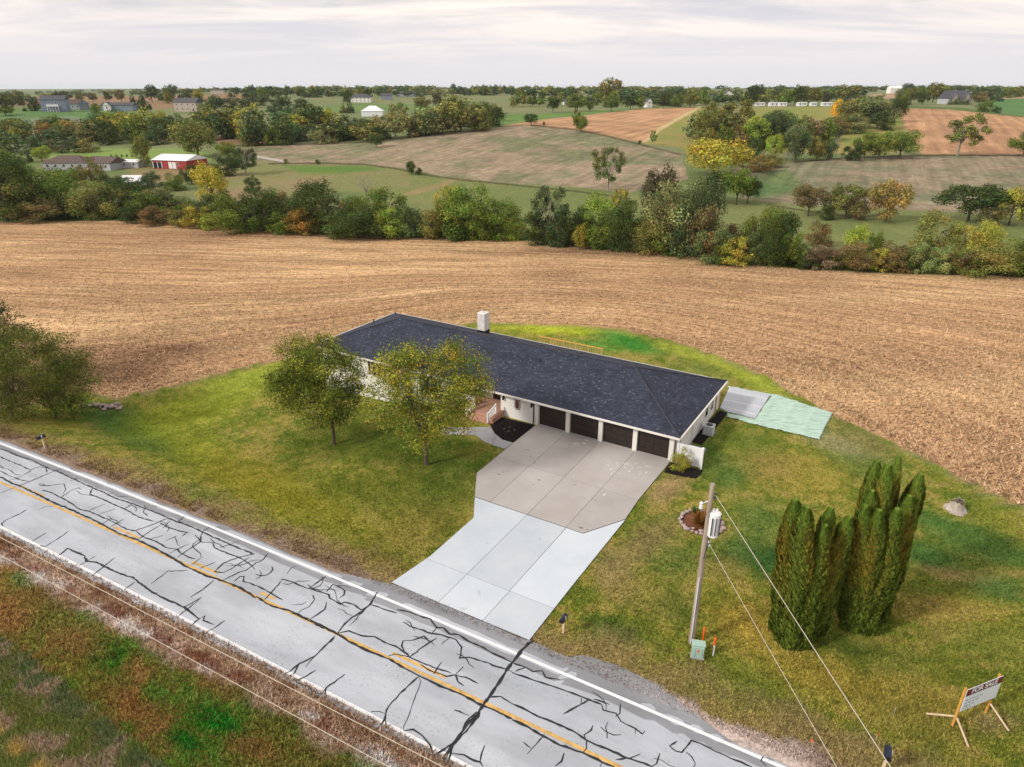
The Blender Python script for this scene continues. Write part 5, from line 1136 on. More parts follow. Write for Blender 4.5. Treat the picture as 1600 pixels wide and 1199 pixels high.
def tree(px, yb, yt, wpx, kind, colr, where, group, lod='mid', label=None, P=None, cm=1.5):
    if P is None: P = hit(px, yb)
    if P is None: return None
    h_ = max(top_height(P, yt), 1.0); wd = max(wpx*m_per_px(P), .8); i = tcount[0] % (4 if lod in ('near', 'mid') else 3); tcount[0] += 1
    c_, t_ = proto(kind, i, lod); col_n = PALN[colr]
    nm = {'bush': 'shrub', 'cone': 'conifer', 'bare': 'bare_tree'}.get(kind, 'tree')
    lab = label or f'{col_n} {KN[kind]} {KO[kind]} {where}' if kind != 'bare' else (label or f'leafless {KO[kind]} {where}')
    root = empty(nm, (P[0], P[1], P[2]-.02), random.uniform(0, 6.28), lab, {'bush': 'shrub', 'cone': 'conifer'}.get(kind, 'tree'), group); root.scale = (wd, wd, h_)
    if c_ is not None:
        o = mobj('crown', c_, root); k = random.uniform(.85, 1.15); rgb = srgb(*PAL[colr], cm); o.color = (rgb[0]*k*random.uniform(.92, 1.08), rgb[1]*k, rgb[2]*k, 1)
    TREES.setdefault(group, []).append((px, root, col_n if kind != 'bare' else 'leafless', KN[kind], KO[kind], where)); mobj('trunk', t_, root); return root
# x, base row, top row, width, kind, colour
CREEK = [(12,345,236,80,'round','dk'),(30,342,268,84,'bush','ol'),(72,338,260,90,'round','gr'),(100,342,300,64,'bush','dk'),(60,346,310,60,'bush','br'),(165,340,284,74,'bush','ol'),(205,336,282,62,'round','dk'),(255,332,288,70,'bush','gg'),(228,344,300,44,'bush','gr'),
 (215,347,318,40,'bush','dk'),(248,351,322,46,'bush','br'),(285,354,320,42,'bush','ol'),(312,356,322,42,'bush','yo'),(333,358,332,36,'bush','lg'),(350,345,300,50,'bush','dk'),(385,361,300,66,'bush','gr'),(408,362,294,58,'round','dk'),(427,350,300,32,'oval','lg'),(443,366,334,36,'bush','gr'),(472,366,322,40,'bush','or'),(455,355,298,44,'bush','br'),
 (500,362,282,84,'round','dk'),(486,366,330,40,'bush','ol'),(525,362,305,48,'sparse','gg'),(560,371,324,84,'bush','dk'),(540,371,338,50,'bush','ol'),(577,360,300,60,'round','gr'),(606,360,298,52,'round','gr'),(614,372,324,44,'bush','lg'),(638,372,322,46,'bush','bl'),(658,366,310,26,'bare','br'),(678,374,314,42,'bush','ol'),(703,366,289,40,'oval','yo'),(735,374,290,78,'round','gr'),(715,375,330,40,'bush','dk'),(757,375,322,44,'bush','gr'),(778,374,311,58,'round','gr'),(798,375,335,36,'bush','lg'),
 (858,382,286,50,'sparse','dg'),(850,382,330,48,'bush','dk'),(898,386,322,48,'bush','dk'),(906,390,350,22,'oval','yo'),(877,385,340,36,'bush','dg'),(940,388,306,60,'round','lg'),(925,389,335,40,'bush','gr'),(970,391,314,56,'round','dk'),(968,350,292,30,'sparse','yo'),(1018,360,262,46,'oval','dp'),(1050,396,284,84,'round','gg'),(1015,394,338,62,'bush','ol'),(1085,400,281,64,'oval','dg'),(1100,405,315,50,'bush','br'),(1040,397,350,50,'bush','gr'),(1075,402,352,50,'bush','dg'),(1112,410,350,50,'bush','bl'),(1150,400,338,40,'bush','br'),(1188,408,321,58,'round','gr'),(1147,414,370,44,'bush','yo'),(1178,414,366,36,'bush','bl'),(1215,414,334,58,'round','dk'),(1235,417,362,34,'bush','gr'),(1130,413,375,30,'bush','gr'),
 (1279,384,348,34,'bush','br'),(1333,396,354,32,'oval','lg'),(1365,396,361,22,'bush','gr'),(1280,420,382,46,'bush','pb'),(1258,420,395,30,'bush','dk'),(1312,421,388,34,'bush','ol'),(1340,422,379,54,'bush','br'),(1372,423,388,34,'bush','yo'),(1392,424,381,46,'bush','br'),(1448,412,335,66,'round','ol'),(1515,414,344,62,'round','yo'),(1432,426,379,38,'bush','sv'),(1468,427,384,32,'bush','sv'),(1490,428,388,42,'bush','br'),(1533,430,380,72,'bush','ol'),(1510,430,392,40,'bush','gr'),(1582,431,376,56,'bush','gr'),(1412,424,392,30,'bush','dk'),(1608,432,370,50,'bush','ol')]
for t in CREEK:
    t = list(t)
    if t[4] == 'round': t[4] = 'full'
    t[3] *= 1.18
    tree(*t, 'along the creek', 'trees along the creek', 'near' if t[3] > 62 else 'mid')
fr = random.Random(3); EDGE = [(0,347),(200,345),(300,350),(400,360),(600,370),(800,375),(1000,390),(1180,414),(1250,420),(1400,428),(1620,433)]
for k in range(74):
    px = 4+k*22+fr.uniform(-7, 7); yb = float(np.interp(px, [e[0] for e in EDGE], [e[1] for e in EDGE]))-fr.uniform(4, 13)
    if 800 < px < 835: continue
    tree(px, yb, yb-fr.uniform(16, 32), fr.uniform(26, 46), 'bush', fr.choice(['dk', 'dg', 'gr', 'ol', 'dk', 'gr', 'br']), 'along the creek', 'trees along the creek', 'mid')
PAST = [(1262,338,292,52,'spread','br'),(1320,342,290,56,'round','ol'),(1336,343,302,36,'bush','pb'),(1384,347,282,62,'oval','br2'),(1512,346,290,88,'spread','dk'),(1576,352,296,52,'round','yo'),(1604,354,300,42,'round','ol'),(1290,343,318,26,'bush','dk'),(1545,352,318,40,'bush','gg')]
for t in PAST: tree(*t, 'on the pasture edge', 'trees on the pasture', 'mid')
MIDR = [(1115,276,219,96,'round','ye'),(1150,320,268,54,'spread','gr'),(1122,318,272,44,'spread','dk'),(1168,318,280,36,'spread','dk'),(950,298,225,54,'sparse','gg'),(1372,249,207,44,'round','gr'),(1350,248,210,34,'round','gr'),(1405,247,207,54,'round','gr'),(1328,251,223,30,'bush','dk'),(1275,251,213,30,'oval','ol'),(1292,251,218,24,'oval','dg'),(1243,252,200,44,'oval','dg'),(1210,250,211,30,'round','lg'),(1232,258,232,20,'bare','br'),(1305,250,208,14,'bare','br'),(1190,268,243,42,'bush','br2'),(1175,248,214,44,'bush','dk'),(1208,262,240,30,'bush','ol'),(1160,262,232,40,'round','ol'),
 (1120,222,156,62,'sparse','ol'),(1146,222,152,62,'sparse','ol'),(1100,224,172,44,'round','ol'),(1175,228,183,44,'round','lg'),(1160,226,190,40,'bush','br'),(1195,226,180,36,'round','dg'),(1215,224,171,48,'oval','dg'),(1245,230,192,40,'bush','gg'),(1268,222,186,40,'bush','pb'),(1225,228,190,40,'bush','dg'),
 (1350,200,153,64,'round','gg'),(1325,200,156,50,'round','ol'),(1370,202,166,44,'round','dg'),(1394,192,155,34,'round','dk'),(1304,186,154,16,'oval','go'),(1295,210,184,44,'bush','br'),(1315,208,180,40,'bush','ol'),(1340,208,176,40,'bush','gg'),(1380,204,172,30,'bush','dk'),
 (1496,243,178,70,'sparse','ol'),(1598,245,207,44,'round','gr'),(830,196,178,22,'round','dk'),(908,207,180,25,'round','gr'),(900,206,170,14,'sparse','br2'),(1020,227,203,12,'sparse','gr'),(999,225,219,6,'bush','dk'),(850,196,190,4,'bush','dk')]
for t in MIDR: tree(*t, 'on the pasture hill' if t[0] > 1040 else 'on the dry hill', 'trees on the hills behind the creek', 'mid')
MIDL = [(588,231,209,22,'round','dk'),(643,273,252,18,'oval','dk'),(655,273,262,10,'bush','dk'),(497,257,249,8,'bush','dk'),(447,256,248,8,'bush','ol'),(573,312,270,36,'bare','gg'),(334,322,255,50,'oval','ye'),
 (310,246,189,66,'round','ol'),(227,262,210,30,'oval','ol'),(385,274,229,38,'sparse','dg'),(357,275,245,42,'bush','dk'),(300,288,257,30,'oval','dk'),(357,248,222,30,'round','gr'),(368,262,236,24,'bush','dk'),(5,272,234,42,'round','gr'),(66,252,229,28,'round','lg'),(47,254,231,12,'cone','dk'),(145,290,250,44,'bush','ol'),(30,285,245,44,'bush','dg'),(110,290,262,40,'bush','gr'),(240,300,268,34,'bush','dg'),(275,298,272,34,'bush','gr'),(180,300,270,34,'bush','dg'),(205,305,276,44,'bush','dk'),(395,300,275,24,'bush','dk')]
for t in MIDL: tree(*t, 'around the farmyard' if t[0] < 420 else 'on the pasture slope', 'scattered trees left of the hill', 'mid')
WOOD = [(20,222,186,38,'round','ol'),(72,218,191,30,'round','or'),(90,224,199,42,'round','dg'),(118,218,187,30,'round','br2'),(143,220,189,26,'round','or'),(160,220,184,38,'round','dk'),(185,214,175,38,'round','yo'),(207,220,186,30,'round','gr'),(232,216,172,44,'round','yo'),(260,220,182,32,'round','dk'),(278,218,178,32,'oval','dg'),(333,218,166,48,'round','ol'),(350,218,174,32,'oval','dg'),(370,216,167,44,'round','ol'),(392,220,166,42,'round','yo'),(108,238,214,32,'bush','dg'),(83,236,218,26,'bush','br'),(135,238,217,30,'bush','ol'),(52,240,211,30,'bush','dg'),(10,238,204,34,'bush','dg'),(173,226,200,30,'bush','dk'),(245,226,195,34,'bush','dg'),(300,222,190,30,'bush','dg'),(218,228,205,24,'bush','gr'),
 (410,226,169,52,'round','dg'),(428,226,197,24,'bush','lg'),(448,226,189,28,'round','dk'),(470,206,184,24,'bush','or'),(492,206,163,34,'oval','dk'),(520,220,190,48,'round','dk'),(505,224,195,36,'bush','gg'),(535,220,200,28,'round','lg'),(552,218,196,28,'bush','dk'),(573,220,191,42,'round','ol'),(595,218,196,32,'bush','dk'),(618,216,179,38,'sparse','gg'),(640,214,176,42,'round','gg'),(665,212,169,48,'round','gg'),(692,209,166,44,'round','gg'),(720,206,149,62,'round','ol'),(748,204,167,38,'round','ol'),(768,198,164,32,'round','dk'),(605,205,178,20,'bare','br'),(612,200,180,26,'round','yo'),(585,206,182,24,'bush','ol'),(560,208,184,34,'bush','dg'),(478,220,196,30,'bush','dg'),(390,228,200,30,'bush','ol'),(460,222,192,26,'bush','dg'),(700,200,160,36,'sparse','ol')]
for t in WOOD:
    t = list(t)
    if t[4] == 'round': t[4] = 'full'
    t[3] *= 1.18
    tree(*t, 'in the far hollow', 'trees in the far hollow', 'far')
for k in range(56):
    px = 6+fr.uniform(0, 770); lo_ = float(np.interp(px, [0, 250, 420, 600, 780], [226, 222, 222, 216, 200])); yb = lo_-fr.uniform(0, 22)
    tree(px, yb, yb-fr.uniform(18, 34), fr.uniform(24, 42), fr.choice(['full', 'bush', 'full']), fr.choice(['dk', 'dg', 'gr', 'ol', 'gg', 'dg', 'yo']), 'in the far hollow', 'trees in the far hollow', 'far')
FARS = [(658,173,152,27,'round','ol'),(685,168,148,22,'round','dp'),(612,172,161,9,'cone','dk'),(625,171,160,11,'round','gr'),(635,172,163,8,'cone','dk'),(548,177,155,15,'cone','dk'),(538,177,156,15,'cone','br'),(543,164,142,15,'oval','dk'),(952,160,123,38,'round','ol'),(864,176,150,20,'round','dk'),(902,174,148,28,'round','gr'),(922,174,159,12,'round','gr'),(955,174,152,28,'round','gr'),(985,171,151,22,'round','dk'),(1000,171,154,16,'round','gr'),(1036,170,152,18,'round','dk'),(1060,169,148,22,'round','gr'),(1078,168,146,24,'round','ol'),(1105,168,150,14,'round','gr'),(1172,166,135,26,'round','dk'),(1228,165,138,24,'oval','gr'),(1245,165,133,22,'oval','dk'),(1268,165,138,28,'round','ol'),(1290,164,142,14,'oval','dp'),(1322,162,134,40,'round','ol'),(1345,160,150,14,'round','or'),(1440,164,143,24,'round','dk'),(1422,163,138,24,'round','ol'),(1457,160,131,28,'round','ol'),(1475,160,135,20,'round','gr'),(1530,165,145,20,'round','br'),(1536,175,155,24,'bush','gr'),(1556,177,166,13,'bush','dk'),(1415,165,150,14,'bush','dp'),(1495,164,148,12,'cone','bl'),(1504,164,148,11,'cone','bl'),(1485,164,150,11,'cone','bl'),(1512,164,150,10,'cone','bl'),(1524,158,134,18,'oval','dg'),
 (39,174,164,8,'cone','dk'),(152,181,162,18,'oval','gr'),(213,172,160,14,'bush','gr'),(32,165,142,22,'round','ol'),(5,166,146,18,'round','dk'),(52,166,150,18,'round','dg'),(92,158,143,22,'round','dk'),(107,158,143,14,'round','dk'),(125,160,142,14,'oval','ol'),(146,160,145,14,'round','br'),(238,160,134,22,'round','dg'),(267,160,133,24,'round','dg'),(255,162,145,16,'round','dg'),(283,160,140,16,'cone','dk'),(295,161,139,18,'round','dg'),(312,162,140,16,'round','yo'),(222,160,141,12,'cone','dk'),(208,161,142,10,'cone','dk'),(190,160,141,16,'round','br'),(170,160,144,12,'round','dk'),(370,150,137,12,'round','dg'),(395,148,133,14,'round','dg'),(360,152,139,10,'cone','dk'),(340,168,148,24,'bush','dg'),(365,172,150,30,'bush','dg'),(390,168,146,28,'bush','dg'),(410,165,145,24,'bush','dg'),(440,172,150,34,'round','dg'),(470,175,155,26,'round','dg'),(430,180,160,26,'bush','dg'),(455,185,164,24,'bush','dg'),(315,172,150,22,'bush','dk')]
for t in FARS: tree(*t, 'among the far houses', 'trees among the far houses', 'far', cm=1.3)
rr_ = random.Random(5)
for k in range(62):                                          # ridge line tree belt
    px = 385+k*6.9+rr_.uniform(-3, 3); yb = 152-4*(k/62)+rr_.uniform(-2, 2)
    tree(px, yb, yb-rr_.uniform(8, 16), rr_.uniform(9, 19), rr_.choice(['round', 'round', 'oval', 'bush', 'cone']), rr_.choice(['dg', 'dk', 'dg', 'gg', 'ol']), 'on the far ridge', 'far ridge trees', 'vfar', cm=1.5)
for k in range(60):
    px = 800+k*8.4+rr_.uniform(-3, 3); yb = 167-4*(k/60)+rr_.uniform(-5, 2)
    tree(px, yb, yb-rr_.uniform(10, 20), rr_.uniform(12, 22), rr_.choice(['round', 'round', 'oval', 'bush']), rr_.choice(['dg', 'dk', 'gr', 'ol', 'ol']), 'along the far road', 'trees along the far road', 'vfar', cm=1.5)
for k in range(100):                                         # denser woods on the far slopes
    z_ = k % 4
    if z_ == 0: px = fr.uniform(1090, 1300); yb = fr.uniform(212, 232); sz = 30; wh = 'on the pasture hill'; gp = 'trees on the hills behind the creek'
    elif z_ == 1: px = fr.uniform(0, 430); yb = fr.uniform(160, 182); sz = 17; wh = 'among the far houses'; gp = 'trees among the far houses'
    elif z_ == 2: px = fr.uniform(780, 1420); yb = fr.uniform(152, 168); sz = 16; wh = 'along the far road'; gp = 'trees along the far road'
    else: px = fr.uniform(1400, 1600); yb = fr.uniform(148, 160); sz = 15; wh = 'among the far houses'; gp = 'trees among the far houses'
    if z_ == 1 and (60 < px < 220): continue
    if z_ == 0 and 1130 < px < 1160: continue
    if z_ == 2 and (1160 < px < 1300) and yb > 160: yb -= 9
    tree(px, yb, yb-sz*fr.uniform(.8, 1.3), sz*fr.uniform(.9, 1.5), fr.choice(['full', 'full', 'bush', 'round']), fr.choice(['dk', 'dg', 'gr', 'ol', 'dg', 'dk']), wh, gp, 'far', cm=1.25)
# the farthest woods read as one mass
def far_wood():
    r = np.random.default_rng(11); Vs = []; cs = []; V0, c0, _ = crown_np(5, 'bush', 90, .13)
    for k in range(900):
        y = r.uniform(900, 5200)*1.0; y = 900*(5200/900)**r.uniform(0, 1); px = r.uniform(-60, 1660)
        x = (px-800)/F_PX/1.09*y
        if fbm(np.array([x/160]), np.array([y/160]), 4, 3)[0] < .47: continue
        if px < 380 and y < 1700: continue
        z = float(terrain(x, y)); h_ = r.uniform(7, 13); w_ = r.uniform(10, 18)*(1+y/3000)
        Vs.append(V0.reshape(-1, 3)*np.array([w_, w_, h_])+np.array([x, y, z-.5])); cs.append(c0*np.array(srgb(*PAL[r.choice(['dg', 'dk', 'ol', 'gg'])], 1.4))*r.uniform(.8, 1.2))
    V = np.concatenate(Vs); me = np_mesh('distant_woods', V, np.arange(len(V)).reshape(-1, 4), MT['leafv'], {'bladecol': ('FLOAT_COLOR', np.concatenate(cs))}); o = mobj('distant_woods', me); tag(o, 'distant belts of trees merging along the horizon', 'woods', kind='stuff')
MT['leafv'] = MT['blade']; far_wood()

# ---- the two yard trees and the big bush: fuller crowns, real limbs
def big_tree(px, yb, yt, x0, x1, seed, name, label, colr, nleaf, leaf, fork, kind='yard', colours=None, trunk_r=.17, P=None, low=.25, cat='tree'):
    P = hit(px, yb) if P is None else P; h_ = top_height(P, yt); wd = (x1-x0)*m_per_px(P); cxm = ((x0+x1)/2-px)*m_per_px(P)
    r = np.random.default_rng(seed); root = empty(name, tuple(P), 0, label, cat); tb = MB()
    tb.tube([(0,0,-.2),(0,0,.15),(.05,.02,h_*fork*.6),(.03,.08,h_*fork)], [trunk_r*1.5,trunk_r,trunk_r*.85,trunk_r*.75], 10)
    lob = []; t_ = 0
    while len(lob) < (110 if kind == 'yard' else 90) and t_ < 20000:
        t_ += 1; p = np.array([r.uniform(-.5, .5), r.uniform(-.5, .5), r.uniform(low, 1)])
        zc = .5*(low+1); hh = .5*(1-low)
        e = (p[0]**2+p[1]**2)/.25+((p[2]-zc)/hh)**2
        if e > 1 or (e < .22 and r.uniform() < .7): continue
        q = p*np.array([wd, wd, h_])+np.array([cxm*min(1, p[2]*1.5), 0, 0])
        if min([np.linalg.norm(q-a[0]) for a in lob]+[99]) < .62: continue
        lob.append((q, r.uniform(.55, 1.15)))
    top = Vector((.03, .08, h_*fork)); mains = []
    for i in range(7):
        t = 2*math.pi*i/7+r.uniform(-.3, .3); ee = Vector((cxm*.5+wd*.24*math.cos(t), wd*.24*math.sin(t), h_*(fork+(1-fork)*r.uniform(.22, .6)))); st0 = top.lerp(Vector((.03, .05, h_*fork*.75)), r.uniform(0, .8)); limb_mb(tb, st0, ee, trunk_r*.5, trunk_r*.2, r, 7); mains += [ee, st0.lerp(ee, .6)]
    ee = Vector((cxm*.6, 0, h_*.82)); limb_mb(tb, top, ee, trunk_r*.6, trunk_r*.12, r, 7); mains += [ee, top.lerp(ee, .5)]
    Cs = []; Ns = []; Cc = []; tot = sum(a[1]**2 for a in lob)
    for p, rad in lob:
        pv = Vector(p); b = min(mains, key=lambda q: (q-pv).length); limb_mb(tb, b, pv, trunk_r*.2, trunk_r*.05, r, 5)
        for _ in range(5): limb_mb(tb, b.lerp(pv, r.uniform(.4, 1)), pv+Vector(r.normal(0, rad*.55, 3)), trunk_r*.08, trunk_r*.02, r, 3)
        k = int(nleaf*rad**2/tot); d = r.normal(0, 1, (k, 3)); d /= np.linalg.norm(d, axis=1)[:, None]; rr = rad*(r.uniform(0, 1, k)**.45)[:, None]
        # foliage gathered in sprays inside each lobe
        sp = r.normal(0, 1, (9, 3)); sp /= np.linalg.norm(sp, axis=1)[:, None]; sp *= rad*r.uniform(.4, 1.25, (9, 1)); which = r.integers(0, 9, k)
        c = p+np.where(r.uniform(0, 1, (k, 1)) < .72, sp[which]+r.normal(0, rad*.30, (k, 3)), d*rr)*np.array([1.1, 1.1, .75]); Cs.append(c); dd_ = c-p; Ns.append(dd_/(np.linalg.norm(dd_, axis=1)[:, None]+1e-6)+np.array([0, 0, .5]))
        pal = np.array([srgb(*c0_, 1.32) for c0_ in colours]); c_main = r.integers(0, len(pal)); sc_ = np.where(r.uniform(0, 1, 9) < .45, c_main, r.integers(0, len(pal), 9)); cc = pal[sc_[which]]*r.uniform(.6, 1.4, (k, 1)); Cc.append(cc)
    C = np.concatenate(Cs); Nn = np.concatenate(Ns); cc = np.concatenate(Cc); k = C[:, 2] > .15; C, Nn, cc = C[k], Nn[k], cc[k]
    V = leaves_np(C, Nn, leaf, .6, r); me = np_mesh('crown', V.reshape(-1, 3), np.arange(len(V)*4).reshape(-1, 4), MT['leaf'], {'leafcol': ('FLOAT_COLOR', np.repeat(cc, 4, 0))}); mobj('crown', me, root); tb.build('trunk', MT['bark'], root); return root
YC1 = [(88,102,36),(108,116,40),(130,130,44),(76,92,34),(96,108,38),(118,120,42),(70,86,34)]
YC2 = [(96,114,38),(116,128,42),(140,140,46),(84,104,36),(126,132,44)]+[(146,134,48),(150,124,46),(136,130,46),(86,104,34)]
big_tree(522, 694, 524, 436, 578, 21, 'yard_tree', 'green leafy yard tree hiding the left end of the white house', 'gr', 33000, .09, .26, colours=YC1, low=.16)
big_tree(666, 726, 540, 584, 766, 22, 'yard_tree', 'yellowing yard tree with a bare trunk in front of the porch', 'gr', 27000, .09, .26, colours=YC2, low=.27)
BC = [(96,104,44),(82,92,36),(116,112,52),(104,112,42),(74,86,36)]
big_tree(88, 655, 520, 0, 150, 23, 'large_bush', 'big rounded dark bush by the roadside stones', 'ol', 20000, .085, .12, 'bush', BC, .12, low=.0, cat='bush')
big_tree(20, 652, 498, -60, 90, 24, 'large_bush', 'taller twiggy olive bush behind the roadside mailbox', 'ol', 20000, .085, .12, 'bush', BC, .12, low=.0, cat='bush')
big_tree(8, 600, 468, -50, 55, 25, 'field_edge_tree', 'dark green tree at the field edge behind the big bush', 'dk', 13000, .11, .25, 'bush', [(56,74,36),(70,86,44),(60,80,40)], .14, low=.1)
big_tree(112, 648, 545, 70, 150, 26, 'large_bush', 'green bush touching the field edge beside the stone heap', 'gr', 9000, .085, .12, 'bush', [(84,104,36),(96,116,40),(74,92,34)], .1, low=.0, cat='bush')

# ---- arborvitae clumps
def spire_mesh(seed, n=13000):
    r = np.random.default_rng(seed); z = r.uniform(0, 1, n)**.85; t = r.uniform(0, 2*np.pi, n)
    prof = np.interp(z, [0, .06, .3, .55, .78, .92, 1], [.42, .49, .5, .47, .40, .26, .03]); lump = 1+.14*np.sin(t*3+z*9+seed)+.10*np.sin(t*5-z*23)
    cl = .5+.5*np.sin(t*9+z*31+seed)*np.sin(z*47+t*4); rad = prof*lump*(.80+.24*cl)*r.uniform(.84, 1.12, n); C = np.stack([np.cos(t)*rad, np.sin(t)*rad, z], 1)
    return r, C, np.stack([np.cos(t), np.sin(t), np.full(n, .25)], 1), z, t
ARB = []
for sd_i in range(3):
    r, C, Nn, z, t = spire_mesh(40+sd_i); n = len(C)
    # upright flat sprays: taller than wide in the scaled plant
    d = Nn+r.normal(0, .5, (n, 3)); d[:, 2] *= .4; d /= np.linalg.norm(d, axis=1)[:, None]; a = np.stack([-d[:, 1], d[:, 0], np.zeros(n)], 1); a /= np.linalg.norm(a, axis=1)[:, None]+1e-9
    up = np.stack([d[:, 0]*.02, d[:, 1]*.02, np.full(n, 1.)], 1); sw = .10*r.uniform(.5, 1.3, (n, 1)); sh = .018*r.uniform(.6, 1.5, (n, 1)); out = np.c_[d[:, :2]*.11, np.zeros(n)]
    V = np.stack([C-up*sh, C-a*sw*.5+out*.5, C+up*sh+out, C+a*sw*.5+out*.5], 1)
    rusty = np.clip(np.exp(-((z-.70)/.32)**2)*(.6+.5*np.sin(t*2+sd_i+z*4)), 0, 1)*r.uniform(0, 1, n); b = r.uniform(.6, 1.4, n)
    cA, cB, cC = np.array(srgb(92,108,40,1.5)), np.array(srgb(152,116,46,1.6)), np.array(srgb(98,126,48,1.6)); k = rusty[:, None]*.75; tip = smooth(.85, .97, z)[:, None]*.6
    cc = ((cA*(1-k)+cB*k)*(1-tip)+cC*tip)*b[:, None]
    sm = np_mesh('spire', V.reshape(-1, 3), np.arange(n*4).reshape(-1, 4), MT['leaf'], {'leafcol': ('FLOAT_COLOR', np.repeat(cc, 4, 0))})
    ARB.append(sm)
core_me = MB().lathe([(.30,0),(.38,.1),(.38,.35),(.32,.6),(.2,.82),(.08,.93),(.01,.96)], 14).mesh('inner_branches', mat('dark_twigs', (.035, .04, .018), .95, .4, 6))
def arb(base, spires, label):
    P = np.array([*G(*base), 0]); root = empty('arborvitae', tuple(P), 0, label, 'evergreen')
    MB().tube([(0,0,-.1),(0,0,1.2)], .16, 8).build('trunk', MT['bark'], root); mp = m_per_px(P)
    cxw = 0.0
    for k, (bx, tx, ty, wpx, back) in enumerate(spires):
        d_ = ray(tx, ty); y = back; Yw = P[1]+back; x = d_[0]/d_[1]*Yw-P[0]; Q = np.array([P[0]+x, Yw, 0]); h_ = top_height(Q, ty); wd = wpx*mp
        bx_ = x*.58; by_ = y*.7
        o = mobj('spire', ARB[k % 3], root, (bx_, by_, 0)); o.scale = (wd, wd, h_)
        o.rotation_mode = 'QUATERNION'; o.rotation_quaternion = Vector((x-bx_, y-by_, h_)).to_track_quat('Z', 'Y') @ Matrix.Rotation(random.uniform(0, 6.28), 4, 'Z').to_quaternion()
        lc = mobj('inner_branches', core_me, o)
        o.color = (1, 1, 1, 1)
arb((1254, 1000), [(0,1243,784,36,.6),(0,1260,796,35,-.4),(0,1298,797,30,1.0),(0,1288,824,32,-.35),(0,1326,810,30,.6),(0,1274,840,26,.6)], 'shorter clump of rusty green arborvitae spires crossed by the overhead wire')
arb((1358, 974), [(0,1370,724,31,1.4),(0,1387,730,31,.6),(0,1405,716,20,1.9),(0,1362,770,30,.3),(0,1352,792,32,-.3),(0,1373,800,30,-.6),(0,1402,799,34,-.5),(0,1421,778,32,.6),(0,1438,744,31,1.4),(0,1388,804,24,.2)], 'taller clump of arborvitae spires on the side towards the stump')
# ---- small plants
def tuft(px, py, n, h_, spread, colours, name, label, cat='plant', lf=(.03, .5), P=None):
    P = hit(px, py) if P is None else P; r = np.random.default_rng(int(px*7+py)); a = r.uniform(0, 6.28, n); le = np.abs(r.normal(0, spread, n)); l = h_*r.uniform(.6, 1.1, n); w_ = lf[0]*r.uniform(.6, 1.3, n)
    base = np.stack([np.cos(a)*.06*r.uniform(0, 1, n), np.sin(a)*.06*r.uniform(0, 1, n), np.zeros(n)], 1)*h_; tip = base+np.stack([np.cos(a)*np.sin(le)*l, np.sin(a)*np.sin(le)*l, np.cos(le)*l], 1); mid = base*.4+tip*.6+np.stack([np.zeros(n), np.zeros(n), .08*l], 1); s_ = np.stack([-np.sin(a), np.cos(a), np.zeros(n)], 1)*w_[:, None]
    V = np.stack([base-s_*.3, mid-s_, tip, mid+s_], 1); cc = np.array([srgb(*c) for c in colours])[r.integers(0, len(colours), n)]*r.uniform(.7, 1.35, n)[:, None]
    root = empty(name, tuple(P), 0, label, cat); mobj('foliage', np_mesh('foliage', V.reshape(-1, 3), np.arange(4*n).reshape(-1, 4), MT['leaf'], {'leafcol': ('FLOAT_COLOR', np.repeat(np.clip(cc*1.3, 0, .8), 4, 0))}), root); MB().tube([(0,0,-.05),(0,0,h_*.3)], .02, 6).build('stem', MT['bark'], root)
gs = tree(1062, 735, 703, 30, 'bush', 'yo', '', 'x', 'mid', P=np.array([*G(1062, 733), .03])); gs.name = 'garden_shrub'; gs['label'] = 'round yellow green shrub in front of the white fence panel'; del gs['group']; TREES.pop('x')
tuft(1098, 822, 1500, 1.1, .75, [(150,104,44),(128,88,40),(164,124,60),(110,84,40)], 'ornamental_grass', 'rusty ornamental grass clump inside the stone ring', 'grass clump', (.025, .5))
tuft(1085, 803, 60, .7, .45, [(70,96,44),(84,110,50)], 'garden_plant', 'small green leafy plant at the edge of the stone ring')
for px, py in ((788,672),(796,670),(795,676),(804,674)): tuft(px, py, 40, .22, .8, [(120,118,96),(96,100,70),(150,146,120)], 'bedding_plant', 'tiny pale plant in the black mulch under the oval window', 'plant', (.03, .5))
for o in bpy.data.objects:
    if o.name.startswith('bedding_plant'): o['group'] = 'young plants in the mulch bed'
# ---- tall weeds at the road's far verge (bottom corner)
x, y = scatter_px(150000, -30, 330, 1000, 1215); z = terrain(x, y); ppx, ppy = project(x, y, z)
band = (ppy-1005)-(ppx*.80)                                    # + below the line of the weeds
k = (band > -10+30*(fbm(x*1.2, y*1.2, 3, 3)-.5)) & (rng.uniform(0, 1, len(x)) < .75); x, y, band = x[k], y[k], band[k]
ff = fbm(x/1.1, y/1.1, 8, 3); cA = np.array(srgb(96,110,72)); cB = np.array(srgb(160,140,122)); cC = np.array(srgb(186,160,84)); cD = np.array(srgb(112,122,62))
wA = (smooth(60, 10, band)*smooth(.62, .45, fbm(x/.7, y/.7, 28, 3)))[:, None]; wC = smooth(110, 160, band)[:, None]*smooth(.4, .55, ff)[:, None]
cc = cA*wA+(cB*smooth(.35, .6, ff)[:, None]+cD*(1-smooth(.35, .6, ff)[:, None]))*(1-wA); cc = cc*(1-wC)+cC*wC
blades('tall_weeds', x, y, .34, .055, (.3, 1.4), cc*1.35, 'tall mixed weeds and dry grass in the ditch opposite the house', 'weeds', (.55, 1.5))

